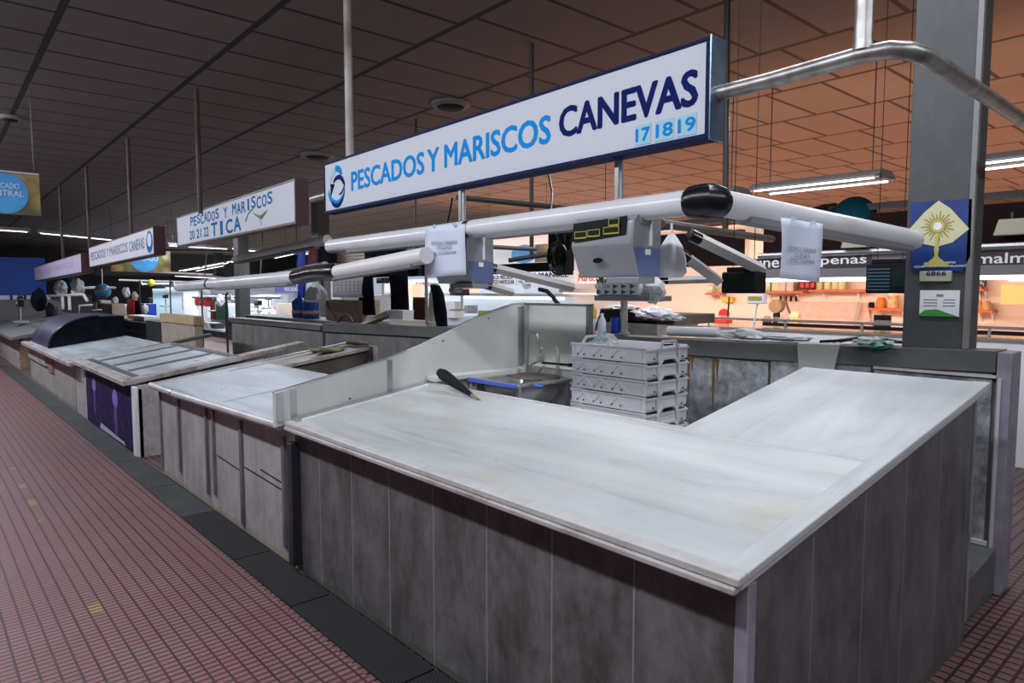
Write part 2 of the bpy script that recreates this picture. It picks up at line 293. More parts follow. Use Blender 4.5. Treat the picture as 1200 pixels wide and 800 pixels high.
class MB:
    def __init__(s): s.bm = bmesh.new()
    def _v(s, pts): return [s.bm.verts.new(p) for p in pts]
    def hexa(s, p):  # 8 points: bottom 4 ccw, top 4 ccw
        v = s._v(p)
        for f in ((3, 2, 1, 0), (4, 5, 6, 7), (0, 1, 5, 4), (1, 2, 6, 5), (2, 3, 7, 6), (3, 0, 4, 7)): s.bm.faces.new([v[i] for i in f])
        return s
    def box(s, x0, x1, y0, y1, z0, z1, mt=None):
        x0, x1 = min(x0, x1), max(x0, x1); y0, y1 = min(y0, y1), max(y0, y1); z0, z1 = min(z0, z1), max(z0, z1)
        p = [Vector(q) for q in ((x0, y0, z0), (x1, y0, z0), (x1, y1, z0), (x0, y1, z0), (x0, y0, z1), (x1, y0, z1), (x1, y1, z1), (x0, y1, z1))]
        if mt is not None: p = [mt @ q for q in p]
        return s.hexa(p)
    def prism(s, pts, vec):
        vec = Vector(vec); a_ = s._v(pts); b_ = s._v([Vector(q) + vec for q in pts]); n = len(pts)
        s.bm.faces.new(list(reversed(a_))); s.bm.faces.new(b_)
        for i in range(n): s.bm.faces.new([a_[i], a_[(i + 1) % n], b_[(i + 1) % n], b_[i]])
        return s
    def rings(s, rings, cap=True, closed=False):
        rs = [s._v(r) for r in rings]; n = len(rs[0])
        m = len(rs) if closed else len(rs) - 1
        for k in range(m):
            A, B = rs[k], rs[(k + 1) % len(rs)]
            for i in range(n): s.bm.faces.new([A[i], A[(i + 1) % n], B[(i + 1) % n], B[i]])
        if cap and not closed: s.bm.faces.new(list(reversed(rs[0]))); s.bm.faces.new(rs[-1])
        return s
    def tube(s, pts, r, seg=12, cap=True):
        pts = [Vector(p) for p in pts]; rr = r if isinstance(r, (list, tuple)) else [r] * len(pts)
        out = []; ref = None
        for i, p in enumerate(pts):
            t = (pts[min(i + 1, len(pts) - 1)] - pts[max(i - 1, 0)]).normalized()
            if ref is None: ref = Vector((0, 0, 1)) if abs(t.z) < 0.9 else Vector((1, 0, 0))
            n1 = t.cross(ref).normalized(); n2 = n1.cross(t).normalized(); ref = n2
            out.append([p + (n1 * math.cos(2 * math.pi * k / seg) + n2 * math.sin(2 * math.pi * k / seg)) * rr[i] for k in range(seg)])
        return s.rings(out, cap)
    def lathe(s, prof, c, seg=16, mt=None):
        out = [[Vector((c[0] + r * math.cos(2 * math.pi * k / seg), c[1] + r * math.sin(2 * math.pi * k / seg), c[2] + z)) for k in range(seg)] for r, z in prof]
        if mt is not None: out = [[mt @ v for v in r] for r in out]
        return s.rings(out)
    def blob(s, c, size, amp=0.15, freq=3.0, seed=0, sub=3, flat=False):
        g = bmesh.new(); bmesh.ops.create_icosphere(g, subdivisions=sub, radius=1.0); mp = {}
        for v in g.verts:
            d = v.co.normalized(); k = 1 + amp * noise.noise(d * freq + Vector((seed * 3.7, seed, 1))) * 2
            q = d * k
            if flat: q.z = max(q.z, -0.75)
            mp[v] = s.bm.verts.new(Vector(c) + Vector((q.x * size[0], q.y * size[1], q.z * size[2])))
        for f in g.faces: s.bm.faces.new([mp[v] for v in f.verts])
        g.free(); return s
    def build(s, name, m, parent=None, label=None, bevel=0.0, smooth=True, local=False, solidify=0.0):
        me = bpy.data.meshes.new(name)
        if parent is not None and not local:
            inv = (Matrix.Translation(parent_loc(parent)) @ Matrix.Rotation(parent_rot(parent), 4, 'Z')).inverted(); bmesh.ops.transform(s.bm, matrix=inv, verts=s.bm.verts)
            org = None
        elif parent is None and not local:
            xs = [v.co for v in s.bm.verts]
            org = Vector(((min(v.x for v in xs) + max(v.x for v in xs)) / 2, (min(v.y for v in xs) + max(v.y for v in xs)) / 2, min(v.z for v in xs)))
            bmesh.ops.translate(s.bm, vec=-org, verts=s.bm.verts)
        else: org = None
        bmesh.ops.recalc_face_normals(s.bm, faces=s.bm.faces)
        s.bm.to_mesh(me); s.bm.free()
        if smooth:
            for f in me.polygons: f.use_smooth = True
            me.set_sharp_from_angle(angle=R(35))
        me.materials.append(m); o = bpy.data.objects.new(name, me); col.objects.link(o)
        if org is not None: o.location = org
        if parent is not None: o.parent = parent
        if label: o['label'] = label
        if bevel:
            b = o.modifiers.new('edge', 'BEVEL'); b.width = bevel; b.segments = 2; b.limit_method = 'ANGLE'
        return o
def parent_loc(p):
    return (p.location if p.parent is None else p.location + p.parent.location)
def parent_rot(p):
    return p.rotation_euler.z if p.parent is None else p.parent.rotation_euler.z
def tag(o, label, cat, group=None, kind=None):
    o['label'] = label; o['category'] = cat
    if group: o['group'] = group
    if kind: o['kind'] = kind
    return o
def struct(o):
    o['kind'] = 'structure'; return o
def thing(name, label, cat, loc=(0, 0, 0), rz=0.0, group=None):
    o = bpy.data.objects.new(name, None); col.objects.link(o); o.location = loc; o.rotation_euler = (0, 0, rz)
    o.empty_display_size = 0.1
    return tag(o, label, cat, group)
def copy_tree(o, parent=None, loc=None, label=None, group=None):
    c = o.copy(); col.objects.link(c)
    if parent is not None: c.parent = parent
    if loc is not None: c.location = loc
    if label: c['label'] = label
    if group: c['group'] = group
    for ch in list(o.children): copy_tree(ch, c)
    return c
def text(s, m, parent, loc, width=None, height=None, rot=(R(90), 0, 0), bold=0.0, name='lettering', depth=0.002, align='LEFT', tag_=None, shear=0.0, skew=None):
    """letters as a mesh: loc is the lower left (or centre) of the word, sizes in metres"""
    cv = bpy.data.curves.new('t', 'FONT'); cv.body = s; cv.size = 1.0; cv.offset = 0.0; cv.extrude = 0.0; cv.shear = shear; cv.resolution_u = 3
    to = bpy.data.objects.new('t', cv); col.objects.link(to); bpy.context.view_layer.update()
    me = bpy.data.meshes.new_from_object(to.evaluated_get(bpy.context.evaluated_depsgraph_get()))
    bpy.data.objects.remove(to); bpy.data.curves.remove(cv)
    xs = [v.co.x for v in me.vertices]; ys = [v.co.y for v in me.vertices]
    x0, x1, y0, y1 = min(xs), max(xs), min(ys), max(ys)
    sx = width / (x1 - x0) if width else height / (y1 - y0); sy = height / (y1 - y0) if height else sx
    rm = Matrix.Rotation(rot[2], 4, 'Z') @ Matrix.Rotation(rot[1], 4, 'Y') @ Matrix.Rotation(rot[0], 4, 'X')
    off = -(x1 - x0) * sx / 2 if align == 'CENTER' else 0
    bm = bmesh.new(); bm.from_mesh(me)
    for v in bm.verts: v.co = Vector(((v.co.x - x0) * sx + off, (v.co.y - y0) * sy, depth))
    if skew:
        for v in bm.verts: v.co.y += v.co.x * skew
    if bold:
        src = bm.copy(); k_ = height if height else (y1 - y0) * sx; e = 1
        for dx, dy in ((-1, 0), (1, 0), (0, 1), (0, -1), (-0.7, 0.7), (0.7, 0.7), (-0.7, -0.7), (0.7, -0.7), (-0.5, 0), (0.5, 0)):
            tmp = bpy.data.meshes.new('t'); src.to_mesh(tmp)
            tmp.transform(Matrix.Translation((dx * bold * k_ * 1.3, dy * bold * k_ * 0.9, -0.00005 * e))); bm.from_mesh(tmp); bpy.data.meshes.remove(tmp); e += 1
        src.free()
    bmesh.ops.transform(bm, matrix=rm, verts=bm.verts)
    bmesh.ops.translate(bm, vec=Vector(loc), verts=bm.verts)
    bm.to_mesh(me); bm.free(); me.materials.clear(); me.materials.append(m); me.name = name
    o = bpy.data.objects.new(name, me); col.objects.link(o); o.parent = parent
    return o
M['honey'] = honeycomb()
M['slate'] = grimy('dark_slate', (0.020, 0.021, 0.022), (0.032, 0.034, 0.034), (0.048, 0.051, 0.051), 0.65, 3)
M['oakdark'] = mat('dark_worn_board', (0.07, 0.055, 0.045), 0.5, c2=(0.13, 0.11, 0.095), scale=5)
M['rubber'] = mat('black_rubber_strip', (0.02, 0.02, 0.03), 0.4)
M['cyanrag'] = mat('blue_rag', (0.05, 0.25, 0.42), 0.7)
M['stripsteel'] = mat('dull_steel_strip', (0.16, 0.13, 0.13), 0.4, 0.4, c2=(0.26, 0.22, 0.22), scale=6)
M['railw'] = mat('worn_white_rail', (0.56, 0.55, 0.56), 0.3, c2=(0.42, 0.37, 0.36), scale=3, lo=0.45, hi=0.7)
M['steelink'] = mat('steel_blue_lettering', (0.10, 0.16, 0.26), 0.5)
M['fadeink'] = mat('faded_lilac_lettering', (0.36, 0.30, 0.50), 0.5)
M['pipeold'] = mat('painted_cream_pole', (0.36, 0.33, 0.30), 0.5, 0.2, c2=(0.16, 0.11, 0.09), scale=3, lo=0.45, hi=0.6, stretch=(1, 1, 0.8))
M['tubegrey'] = mat('greyish_lamp_tube', (0.74, 0.72, 0.70), 0.4)
M['braceal'] = mat('pale_aluminium_brace', (0.52, 0.50, 0.48), 0.5, 0.1)
M['bagg'] = mat('grey_plastic_film', (0.40, 0.40, 0.38), 0.35, alpha=0.9)
M['bagteal'] = mat('green_white_film', (0.35, 0.42, 0.40), 0.3, c2=(0.02, 0.20, 0.12), scale=12, lo=0.5, hi=0.6)
M['slategreen'] = mat('blue_keys', (0.05, 0.14, 0.22), 0.4)
M['creamplate'] = mat('cream_plate', (0.42, 0.40, 0.30), 0.5)
M['greenp'] = mat('leaf_green_print', (0.05, 0.30, 0.06), 0.5)
M['yel2'] = mat('bright_yellow_plastic', (0.70, 0.48, 0.02), 0.4)
M['amberp'] = mat('amber_plastic', (0.55, 0.22, 0.01), 0.4)
M['bluebottle'] = mat('blue_bottle_plastic', (0.02, 0.10, 0.50), 0.15, c2=(0.01, 0.05, 0.3), scale=9)
M['darkrodred'] = mat('dark_red_rod', (0.10, 0.012, 0.015), 0.4)
M['darkredcloth'] = mat('dark_red_cloth', (0.10, 0.01, 0.015), 0.8)
M['maroonc'] = mat('rust_brown_curtain', (0.12, 0.035, 0.015), 0.8)
M['litpanel'] = mat('lit_peach_panel', (0.8, 0.55, 0.4), 0.5, emit=(1.0, 0.55, 0.35), es=0.8)
M['lampwarm'] = mat('lit_peach_tube', (1, 0.8, 0.7), 0.5, emit=(1.0, 0.62, 0.48), es=1.6)
M['pinkmarble'] = mat('speckled_pink_board', (0.72, 0.50, 0.42), 0.5, c2=(0.62, 0.42, 0.36), scale=18)
M['greenpack'] = mat('green_white_packet', (0.62, 0.66, 0.45), 0.4, c2=(0.35, 0.55, 0.25), scale=9)
M['amberdark'] = mat('dark_patterned_tin', (0.03, 0.02, 0.03), 0.4, c2=(0.5, 0.4, 0.4), scale=30, lo=0.5, hi=0.6)
M['yelcab'] = mat('yellow_cabinet_paint', (0.75, 0.48, 0.20), 0.5)
M['tealcloth'] = mat('teal_cloth', (0.004, 0.04, 0.06), 0.9, spec=0.05)
M['signred'] = mat('maroon_letters', (0.25, 0.02, 0.06), 0.5)
M['signpurple'] = mat('purple_sign', (0.14, 0.12, 0.42), 0.5)
M['ltlilac'] = mat('pale_lilac_white', (0.55, 0.62, 0.78), 0.5)
M['bannerblue'] = mat('banner_blue', (0.03, 0.26, 0.62), 0.5, c2=(0.06, 0.36, 0.72), scale=3)
M['bandblue'] = mat('deep_blue_band', (0.006, 0.06, 0.34), 0.6)
M['ball'] = mat('blue_ball', (0.03, 0.25, 0.45), 0.3, c2=(0.25, 0.10, 0.06), scale=5, lo=0.5, hi=0.62)
M['lemon'] = mat('lemon_yellow', (0.70, 0.72, 0.05), 0.5)
M['paleblue'] = mat('pale_blue_enamel', (0.50, 0.70, 0.78), 0.4)
M['paleblue2'] = mat('lighter_blue_enamel', (0.55, 0.68, 0.74), 0.4)
M['redbag'] = mat('red_net_bag', (0.42, 0.04, 0.04), 0.6)
M['greendark'] = mat('dark_green_cloth', (0.02, 0.07, 0.05), 0.7)
M['yelmud'] = mat('mustard_paint', (0.35, 0.30, 0.06), 0.5)
M['darkpillar'] = mat('dark_grey_pillar', (0.035, 0.036, 0.036), 0.7)
# ============================================================ STRUCTURE
struct(MB().box(-50, 6, -8, 1.40, -0.1, 0).build('floor', M['floor']))
f2 = struct(MB().box(-50, 6, 1.40, 34, -0.1, -0.002).build('floor', M['studs'])); 
for _o in (bpy.data.objects['floor'], f2):      # keep texture coordinates in metres of the hall
    me = _o.data; me.transform(Matrix.Translation(_o.location)); _o.location = (0, 0, 0)
c_ = struct(MB().box(-50, 6, -8, 34, 4.1, 4.25).build('ceiling', M['ceiling']))
c_.data.transform(Matrix.Translation(c_.location)); c_.location = (0, 0, 0)
def worldspace(o):
    o.data.transform(Matrix.Translation(o.location)); o.location = (0, 0, 0); return o
struct(MB().box(-50.3, -50, -8, 34, 0, 4.2).build('wall_left', M['roofwall']))
struct(MB().box(-50, 6, 34, 34.3, 0, 4.2).build('wall_back', M['roofwall']))

# partition behind the fish counters: marble face, dark ledge
ZP = [(-0.94, 1.325), (-2.6, 1.287), (-5.4, 1.262), (-8.9, 1.19)]
b = MB()
for (xa, za), (xb, zb) in zip(ZP, ZP[1:]):
    b.hexa([(xb, 4.38, 0), (xa, 4.38, 0), (xa, 4.54, 0), (xb, 4.54, 0), (xb, 4.38, zb - 0.10), (xa, 4.38, za - 0.10), (xa, 4.54, za - 0.10), (xb, 4.54, zb - 0.10)])
worldspace(struct(b.build('wall_partition', M['tileface'])))
b = MB()
for (xa, za), (xb, zb) in zip(ZP, ZP[1:]):
    xa2 = -1.005 if xa == -0.94 else xa
    b.hexa([(xb, 4.34, zb - 0.115), (xa2, 4.34, za - 0.115), (xa2, 4.56, za - 0.115), (xb, 4.56, zb - 0.115), (xb, 4.34, zb), (xa2, 4.34, za), (xa2, 4.56, za), (xb, 4.56, zb)])
    if xa != -0.94: b.box(xa - 0.002, xa + 0.002, 4.337, 4.34, za - 0.11, za)
struct(b.build('trim_ledge', M['ledge'], bevel=0.006))
# veined marble slabs on the partition
b = MB()
for xa, xb in ((-1.02, -1.62), (-1.64, -2.28), (-2.30, -2.94), (-2.96, -3.6)):
    za = 1.20 if xa > -1.8 else 1.16
    b.box(xb, xa, 4.355, 4.38, 0.28, za)
worldspace(struct(b.build('trim_marble_facing', M['vmarble'], bevel=0.003)))
struct(MB().box(-1.0, -0.935, 4.345, 4.54, 0, 1.32).build('trim_partition_end', M['lilactrim'], bevel=0.004))
b = MB().box(-0.99, -0.975, 4.335, 4.352, 0.25, 1.18).box(-1.62, -1.0, 4.335, 4.352, 1.18, 1.195).box(-1.62, -1.0, 4.33, 4.356, 0.262, 0.285)
struct(b.build('trim_strip', M['liplight']))
# plinth step in front of the partition
struct(MB().hexa([(-3.6, 3.62, 0), (-0.96, 3.62, 0), (-0.96, 4.36, 0), (-3.6, 4.36, 0), (-3.6, 3.62, 0.2), (-0.96, 3.62, 0.2), (-0.96, 4.36, 0.26), (-3.6, 4.36, 0.26)]).build('trim_plinth', M['ledge'], bevel=0.01))
# far part of the partition, lower and set back
struct(MB().box(-12.6, -9.0, 4.38, 4.52, 0, 1.08).build('wall_partition_far', M['tileface']))
struct(MB().box(-12.6, -9.0, 4.34, 4.56, 1.08, 1.16).build('trim_ledge_far', M['ledge'], bevel=0.006))
# rust stain on the marble under the ledge
b = MB()
for k in range(4):
    x = (-2.93, -2.90, -2.72, -2.69)[k]; h = (0.34, 0.12, 0.40, 0.16)[k]
    b.prism([(x - 0.012, 4.3545, 1.165), (x + 0.018, 4.3545, 1.165), (x + 0.014, 4.3545, 1.165 - h * 0.4), (x + 0.006, 4.3545, 1.165 - h), (x - 0.002, 4.3545, 1.165 - h * 0.7)], (0, -0.0012, 0))
b.box(-2.94, -2.80, 4.3535, 4.3545, 1.148, 1.167)
struct(b.build('trim_rust_stain', M['rust']))

# pillars
def pillar(x0, x1, y0, y1, m=M['concrete'], z0=0.0):
    return struct(MB().box(x0, x1, y0, y1, z0, 4.1).build('wall_pillar', m, bevel=0.008))
pillar(-1.49, -1.175, 4.40, 4.66)
struct(MB().box(-1.176, -1.150, 4.385, 4.42, 1.325, 4.1).build('trim_pillar_edge', M['tubeslot']))
pillar(-19.4, -19.05, 6.85, 7.15, M['darkpillar']); pillar(-17.9, -17.5, 8.45, 8.8, M['darkpillar'])
for x, y in ((-40, 13), (-30, 20), (-23, 24), (-14, 24)):
    pillar(x, x + 0.4, y, y + 0.4, M['darkpillar'])

# ============================================================ FLOOR MATS
xj = [-1.2, -2.35, -3.33, -4.15, -5.2, -6.15, -7.3, -8.6, -10.0, -11.3, -13.0, -15.5, -18.5]
MATLAB = ['beside the near corner of the grey tiled counter', 'its frayed end meeting the next mat below the grey tiled counter', 'with the ridged honeycomb surface under the dark strip', 'below the two rightmost steel strips of the marble counter', 'below the paired steel strips of the marble counter', 'at the left corner of the marble fronted counter', 'in front of the gap beside the purple poster', 'in front of the purple jellyfish poster', 'at the left edge of the purple poster', 'before the white slab counter', 'before the far end of the white slab counter', 'beside the timber sided counter']
mats = []
def mat_mesh(name, length, m):
    return MB().box(0, length, 0, 0.225, 0, 0.012).build(name, m, bevel=0.003, local=True)
for i in range(12):
    L = xj[i] - xj[i + 1] - 0.012
    m = M['honey'] if i < 4 else M['slate']
    o = mat_mesh('floor_mat', L, m); o.location = (xj[i + 1], 1.418, 0.0)
    tag(o, 'black rubber walkway mat ' + MATLAB[i] if i < 4 else 'dark grey gutter slab ' + MATLAB[i], 'mat', 'dark mats along the foot of the counters')

# ============================================================ MAIN FISH COUNTER
def zs(y, z0=0.90, y0=1.58, s=0.142): return z0 + s * (y - y0)
T = 0.035
base = thing('tiled_counter', 'large grey tiled stall counter base under the cream marble worktop, nearest the camera', 'counter', (-2.3, 2.1, 0))
def face_front(x0, x1, y, z0, z1, t=0.03): return MB().box(x0, x1, y, y + t, z0, z1)
o = face_front(-3.70, -0.93, 1.65, 0.012, zs(1.65) - T - 0.012).build('front_panel', M['front'], base)
o.data.transform(Matrix.Translation(Vector((-2.3, 2.1, 0)))); o.location = (2.3, -2.1, 0)
b = MB().prism([(-0.94, 1.69, 0), (-0.94, 3.63, 0), (-0.94, 3.63, zs(3.63) - T - 0.012), (-0.94, 1.69, zs(1.69) - T - 0.012)], (0.03, 0, 0))
o = b.build('side_panel', M['side'], base); o.data.transform(Matrix.Translation(Vector((-2.3, 2.1, 0)))); o.location = (2.3, -2.1, 0)
MB().box(-0.945, -0.905, 1.645, 1.69, 0, zs(1.66) - T - 0.012).build('corner_strip', M['lilactrim'], base, bevel=0.004)
MB().box(-0.95, -0.905, 3.63, 3.65, 0.1, zs(3.63) - T - 0.012).build('end_strip', M['lilactrim'], base)
MB().prism([(-1.70, 2.50, 0), (-1.70, 3.63, 0), (-1.70, 3.63, zs(3.63) - T - 0.012), (-1.70, 2.5, zs(2.5) - T - 0.012)], (0.03, 0, 0)).build('inner_side_panel', M['white'], base)
MB().box(-3.68, -1.70, 2.46, 2.49, 0, zs(2.46) - T - 0.012).build('inner_front_panel', M['white'], base)
wt = thing('marble_worktop', 'L shaped cream marble worktop sloping towards the aisle on the grey tiled counter', 'worktop', (-2.3, 2.1, 0.95))
def slab(x0, x1, y0, y1, off=0.0, t=T, z0=0.90, yy=1.58, s=0.142):
    b = MB(); zz = lambda y: z0 + s * (y - yy) + off
    return b.hexa([(x0, y0, zz(y0) - t), (x1, y0, zz(y0) - t), (x1, y1, zz(y1) - t), (x0, y1, zz(y1) - t), (x0, y0, zz(y0)), (x1, y0, zz(y0)), (x1, y1, zz(y1)), (x0, y1, zz(y1))])
slab(-3.735, -0.965, 1.62, 2.548, t=0.03).build('front_slab', M['top'], wt, bevel=0.002)
b = MB(); P4 = [(-1.745, 2.551), (-0.965, 2.551), (-0.965, 3.80), (-1.79, 3.80)]
b.hexa([(x, y, zs(y) - 0.03) for x, y in P4] + [(x, y, zs(y)) for x, y in P4]); b.build('side_slab', M['topside'], wt, bevel=0.002)
# raised rim: flat border + moulded edge along the aisle and the right side
slab(-3.735, -0.895, 1.575, 1.622, off=0.004, t=0.024).build('front_border', M['liplight'], wt, bevel=0.004)
slab(-3.735, -0.903, 1.567, 1.60, off=-0.021, t=0.022).build('front_edge_moulding', M['lip'], wt, bevel=0.006)
slab(-0.967, -0.895, 1.6235, 3.80, off=0.004, t=0.024).build('side_border', M['topside'], wt, bevel=0.004)
slab(-0.935, -0.903, 1.602, 3.80, off=-0.021, t=0.024).build('side_edge_moulding', M['liplight'], wt, bevel=0.006)
slab(-3.735, -1.745, 2.55, 2.575, off=0.002, t=0.035).build('back_edge', M['liplight'], wt, bevel=0.003)
slab(-3.75, -3.66, 1.62, 2.50, off=0.012, t=0.02).build('left_channel', M['alu'], wt, bevel=0.003)
slab(-3.655, -3.635, 1.64, 2.50, off=0.016, t=0.02).build('channel_rib', M['white'], wt, bevel=0.003)

# splash guard board rising to the sink wall
guard = thing('splash_guard', 'tall cream splash guard board curving up beside the sink', 'splash guard', (-3.77, 2.4, 0.9))
prof = [(1.53, 1.06), (1.75, 1.105), (2.0, 1.155), (2.25, 1.205), (2.5, 1.275), (2.75, 1.36), (3.0, 1.45), (3.2, 1.505), (3.35, 1.54), (3.46, 1.545)]
low = [(3.46, 1.0), (2.55, 1.03), (1.53, zs(1.53) - 0.02)]
MB().prism([(-3.785, y, z) for y, z in prof + low], (0.028, 0, 0)).build('side_board', M['guard'], guard)
MB().tube([(-3.771, y, z + 0.004) for y, z in prof], 0.012, 8).build('edge_trim', M['alu'], guard)
MB().box(-3.785, -3.13, 3.46, 3.49, 1.0, 1.545).build('end_board', M['guard'], guard)
MB().box(-3.79, -3.12, 3.45, 3.50, 1.545, 1.556).box(-3.14, -3.12, 3.45, 3.50, 1.02, 1.55).build('edge_trim', M['ledge'], guard)
for y, z0, z1 in ((1.56, 0.90, 1.07), (1.64, 0.91, 1.08), (2.28, 1.0, 1.21), (3.40, 1.08, 1.53)):
    MB().box(-3.757, -3.750, y - 0.018, y + 0.018, z0, z1).build('fixing_strip', M['alu'], guard)
MB().box(-3.76, -3.72, 3.42, 3.462, 1.08, 1.54).build('corner_strip', M['alu'], guard)
b = MB()
for k in range(6):
    b.lathe([(0.0001, 0), (0.006, 0.001), (0.006, 0.004), (0.0001, 0.005)], (0, 0, 0), 8, Matrix.Translation((-3.757, (1.56, 1.64, 2.28, 2.7, 3.1, 2.0)[k], (1.05, 1.06, 1.19, 1.31, 1.45, 0.99)[k])) @ Matrix.Rotation(R(90), 4, 'Y'))
b.build('screw', M['blackm'], guard)
# white low wall under the guard, behind the counter
lw = thing('low_wall', 'white panelled low wall with a cream ledge under the splash guard', 'low wall', (-3.7, 3.0, 0))
MB().box(-3.755, -3.68, 2.58, 3.46, 0.0, 1.05).build('panel', M['guardwhite'], lw)
MB().box(-3.755, -3.64, 2.56, 3.46, 1.05, 1.085).build('ledge_board', M['guard'], lw, bevel=0.006)
MB().box(-3.68, -3.08, 3.40, 3.455, 0.0, 1.05).build('panel', M['guardwhite'], lw)
MB().box(-3.68, -3.08, 3.36, 3.456, 1.05, 1.11).build('ledge_board', M['guard'], lw, bevel=0.004)
MB().box(-3.42, -3.415, 3.397, 3.4, 0.0, 1.05).box(-3.675, -3.67, 2.95, 2.955, 0.0, 1.05).build('panel_joint', M['alu'], lw)

# sink unit
sk = thing('sink_unit', 'small stainless steel sink with a light blue front rim behind the counter', 'sink', (-3.35, 3.1, 0))
SX0, SX1, SY0, SY1, SZ = -3.63, -3.10, 2.88, 3.34, 1.02
SX0, SX1, SY0, SY1, SZ = -3.64, -3.16, 2.84, 3.34, 1.055
b = MB(); rim = 0.05
for x0, x1, y0, y1 in ((SX0, SX1, SY0, SY0 + rim), (SX0, SX1, SY1 - rim, SY1), (SX0, SX0 + rim, SY0 + rim, SY1 - rim), (SX1 - rim, SX1, SY0 + rim, SY1 - rim)):
    b.box(x0, x1, y0, y1, SZ - 0.02, SZ)
b.build('rim', M['steel'], sk, bevel=0.004)
r_ = []
for k, (ins, z) in enumerate(((0.05, -0.004), (0.055, -0.10), (0.075, -0.14), (0.12, -0.15))):
    x0, x1, y0, y1 = SX0 + ins, SX1 - ins, SY0 + ins, SY1 - ins; c = 0.05; pts = []
    for cx, cy, a0 in ((x1 - c, y1 - c, 0), (x0 + c, y1 - c, 90), (x0 + c, y0 + c, 180), (x1 - c, y0 + c, 270)):
        for q in range(5): an = R(a0 + q * 22.5); pts.append((cx + c * math.cos(an), cy + c * math.sin(an), SZ + z))
    r_.append(pts)
b = MB(); b.rings(r_, cap=False); b.bm.faces.new(b.bm.verts[-20:]) if False else None
b.bm.verts.ensure_lookup_table(); b.bm.faces.new([b.bm.verts[i] for i in range(60, 80)])
o = b.build('basin', M['steel'], sk); sd = o.modifiers.new('thick', 'SOLIDIFY'); sd.thickness = 0.004
MB().box(SX0 - 0.005, SX1 + 0.0, SY0 - 0.02, SY0 - 0.001, SZ - 0.022, SZ + 0.006).build('front_rim', M['bluerim'], sk, bevel=0.004)
for x in (SX0 + 0.02, SX1 - 0.03):
    for y in (SY0 + 0.02, SY1 - 0.04): MB().box(x, x + 0.022, y, y + 0.022, 0.0, SZ - 0.02).build('leg', M['steel'], sk)
MB().box(SX0, SX0 + 0.012, SY0, SY1 - 0.06, SZ - 0.26, SZ - 0.02).build('side_plate', M['plank'], sk)
MB().lathe([(0.03, 0), (0.03, -0.10), (0.02, -0.12), (0.02, -0.3)], (-3.38, 3.1, SZ - 0.15), 12).build('drain', M['black'], sk)
tp = thing('swan_neck_tap', 'chrome swan neck tap standing on the sink rim', 'tap', (-3.50, 3.30, SZ))
tx, ty = -3.56, 3.315
pts = [(tx, ty - 0.02, SZ), (tx, ty - 0.02, SZ + 0.20)]
for q in range(0, 10): an = R(180 - q * 22); pts.append((tx + 0.062 + 0.062 * math.cos(an), ty - 0.02 - 0.012 * q / 9, SZ + 0.24 + 0.062 * math.sin(an)))
MB().tube(pts, 0.012, 12).build('spout', M['steel'], tp)
MB().lathe([(0.028, 0), (0.028, 0.012), (0.016, 0.02), (0.016, 0.05), (0.0001, 0.055)], (tx, ty - 0.02, SZ), 14).build('base_ring', M['steel'], tp)
mx = thing('wall_mixer', 'chrome wall mixer with dangling hose above the sink', 'mixer tap', (-3.42, 3.33, 1.1))
MB().lathe([(0.001, -0.03), (0.028, -0.025), (0.034, 0.0), (0.028, 0.03), (0.001, 0.036)], (-3.44, 3.31, 1.175), 14).build('body', M['steel'], mx)
MB().tube([(-3.44, 3.31, 1.19), (-3.43, 3.30, 1.24), (-3.39, 3.28, 1.25)], [0.012, 0.009, 0.007], 8).build('lever', M['steel'], mx)
MB().tube([(-3.45, 3.31, 1.16), (-3.52, 3.29, 1.12), (-3.50, 3.26, 1.05), (-3.42, 3.25, 1.06), (-3.39, 3.30, 1.13), (-3.38, 3.27, 1.02)], 0.009, 8).build('hose', M['steel'], mx)
MB().tube([(-3.42, 3.31, 1.145), (-3.16, 3.31, 1.150)], 0.008, 8).lathe([(0.001, -0.014), (0.016, -0.01), (0.016, 0.01), (0.001, 0.014)], (-3.15, 3.31, 1.150), 10).build('arm', M['blackm'], mx)
cb = thing('scaling_tool', 'upright steel scraper standing at the back of the sink', 'scraper', (-3.3, 3.3, SZ))
MB().prism([(-3.285, 3.305, SZ), (-3.255, 3.305, SZ), (-3.25, 3.305, SZ + 0.17), (-3.258, 3.305, SZ + 0.21), (-3.285, 3.305, SZ + 0.215), (-3.29, 3.305, SZ + 0.205), (-3.272, 3.305, SZ + 0.19), (-3.278, 3.305, SZ + 0.14)], (0, 0.006, 0)).build('blade', M['steel'], cb)
tag(MB().prism([(-3.52, 3.06, SZ + 0.002), (-3.24, 3.03, SZ + 0.002), (-3.18, 3.24, SZ + 0.012), (-3.22, 3.27, SZ + 0.015), (-3.50, 3.26, SZ + 0.010)], (0, 0, 0.012)).build('cutting_board', M['oakdark'], bevel=0.004), 'dark worn board lying across the sink', 'board')
tag(MB().blob((-3.12, 2.99, SZ - 0.012), (0.03, 0.03, 0.018), 0.3, 3, 4, 2).build('blue_cloth', M['bluerim']), 'small blue rag bunched on the corner of the sink', 'rag')
# black fish knife leaning on the worktop
kn = thing('fish_scoop', 'black paddle shaped handle leaning up from the back edge of the marble worktop', 'utensil', (-3.3, 2.6, 1.05))
pk0 = at_y(553, 463, 2.44); pk1 = at_y(514, 435, 2.47)
dv = (pk1 - pk0); L = dv.length; dv.normalize(); up_ = Vector((0.3, 0, 1)).normalized(); sd_ = dv.cross(Vector((0, 1, 0))).normalized()
MB().tube([pk0 + dv * L * k for k in (0, 0.12, 0.35, 0.62, 0.85, 0.96, 1.0)], [0.012, 0.016, 0.024, 0.034, 0.036, 0.026, 0.008], 12).build('handle', M['blackm'], kn)
MB().tube([pk0 + dv * 0.01, pk0 - dv * 0.10], [0.012, 0.008], 8).build('shank', M['oak'], kn)

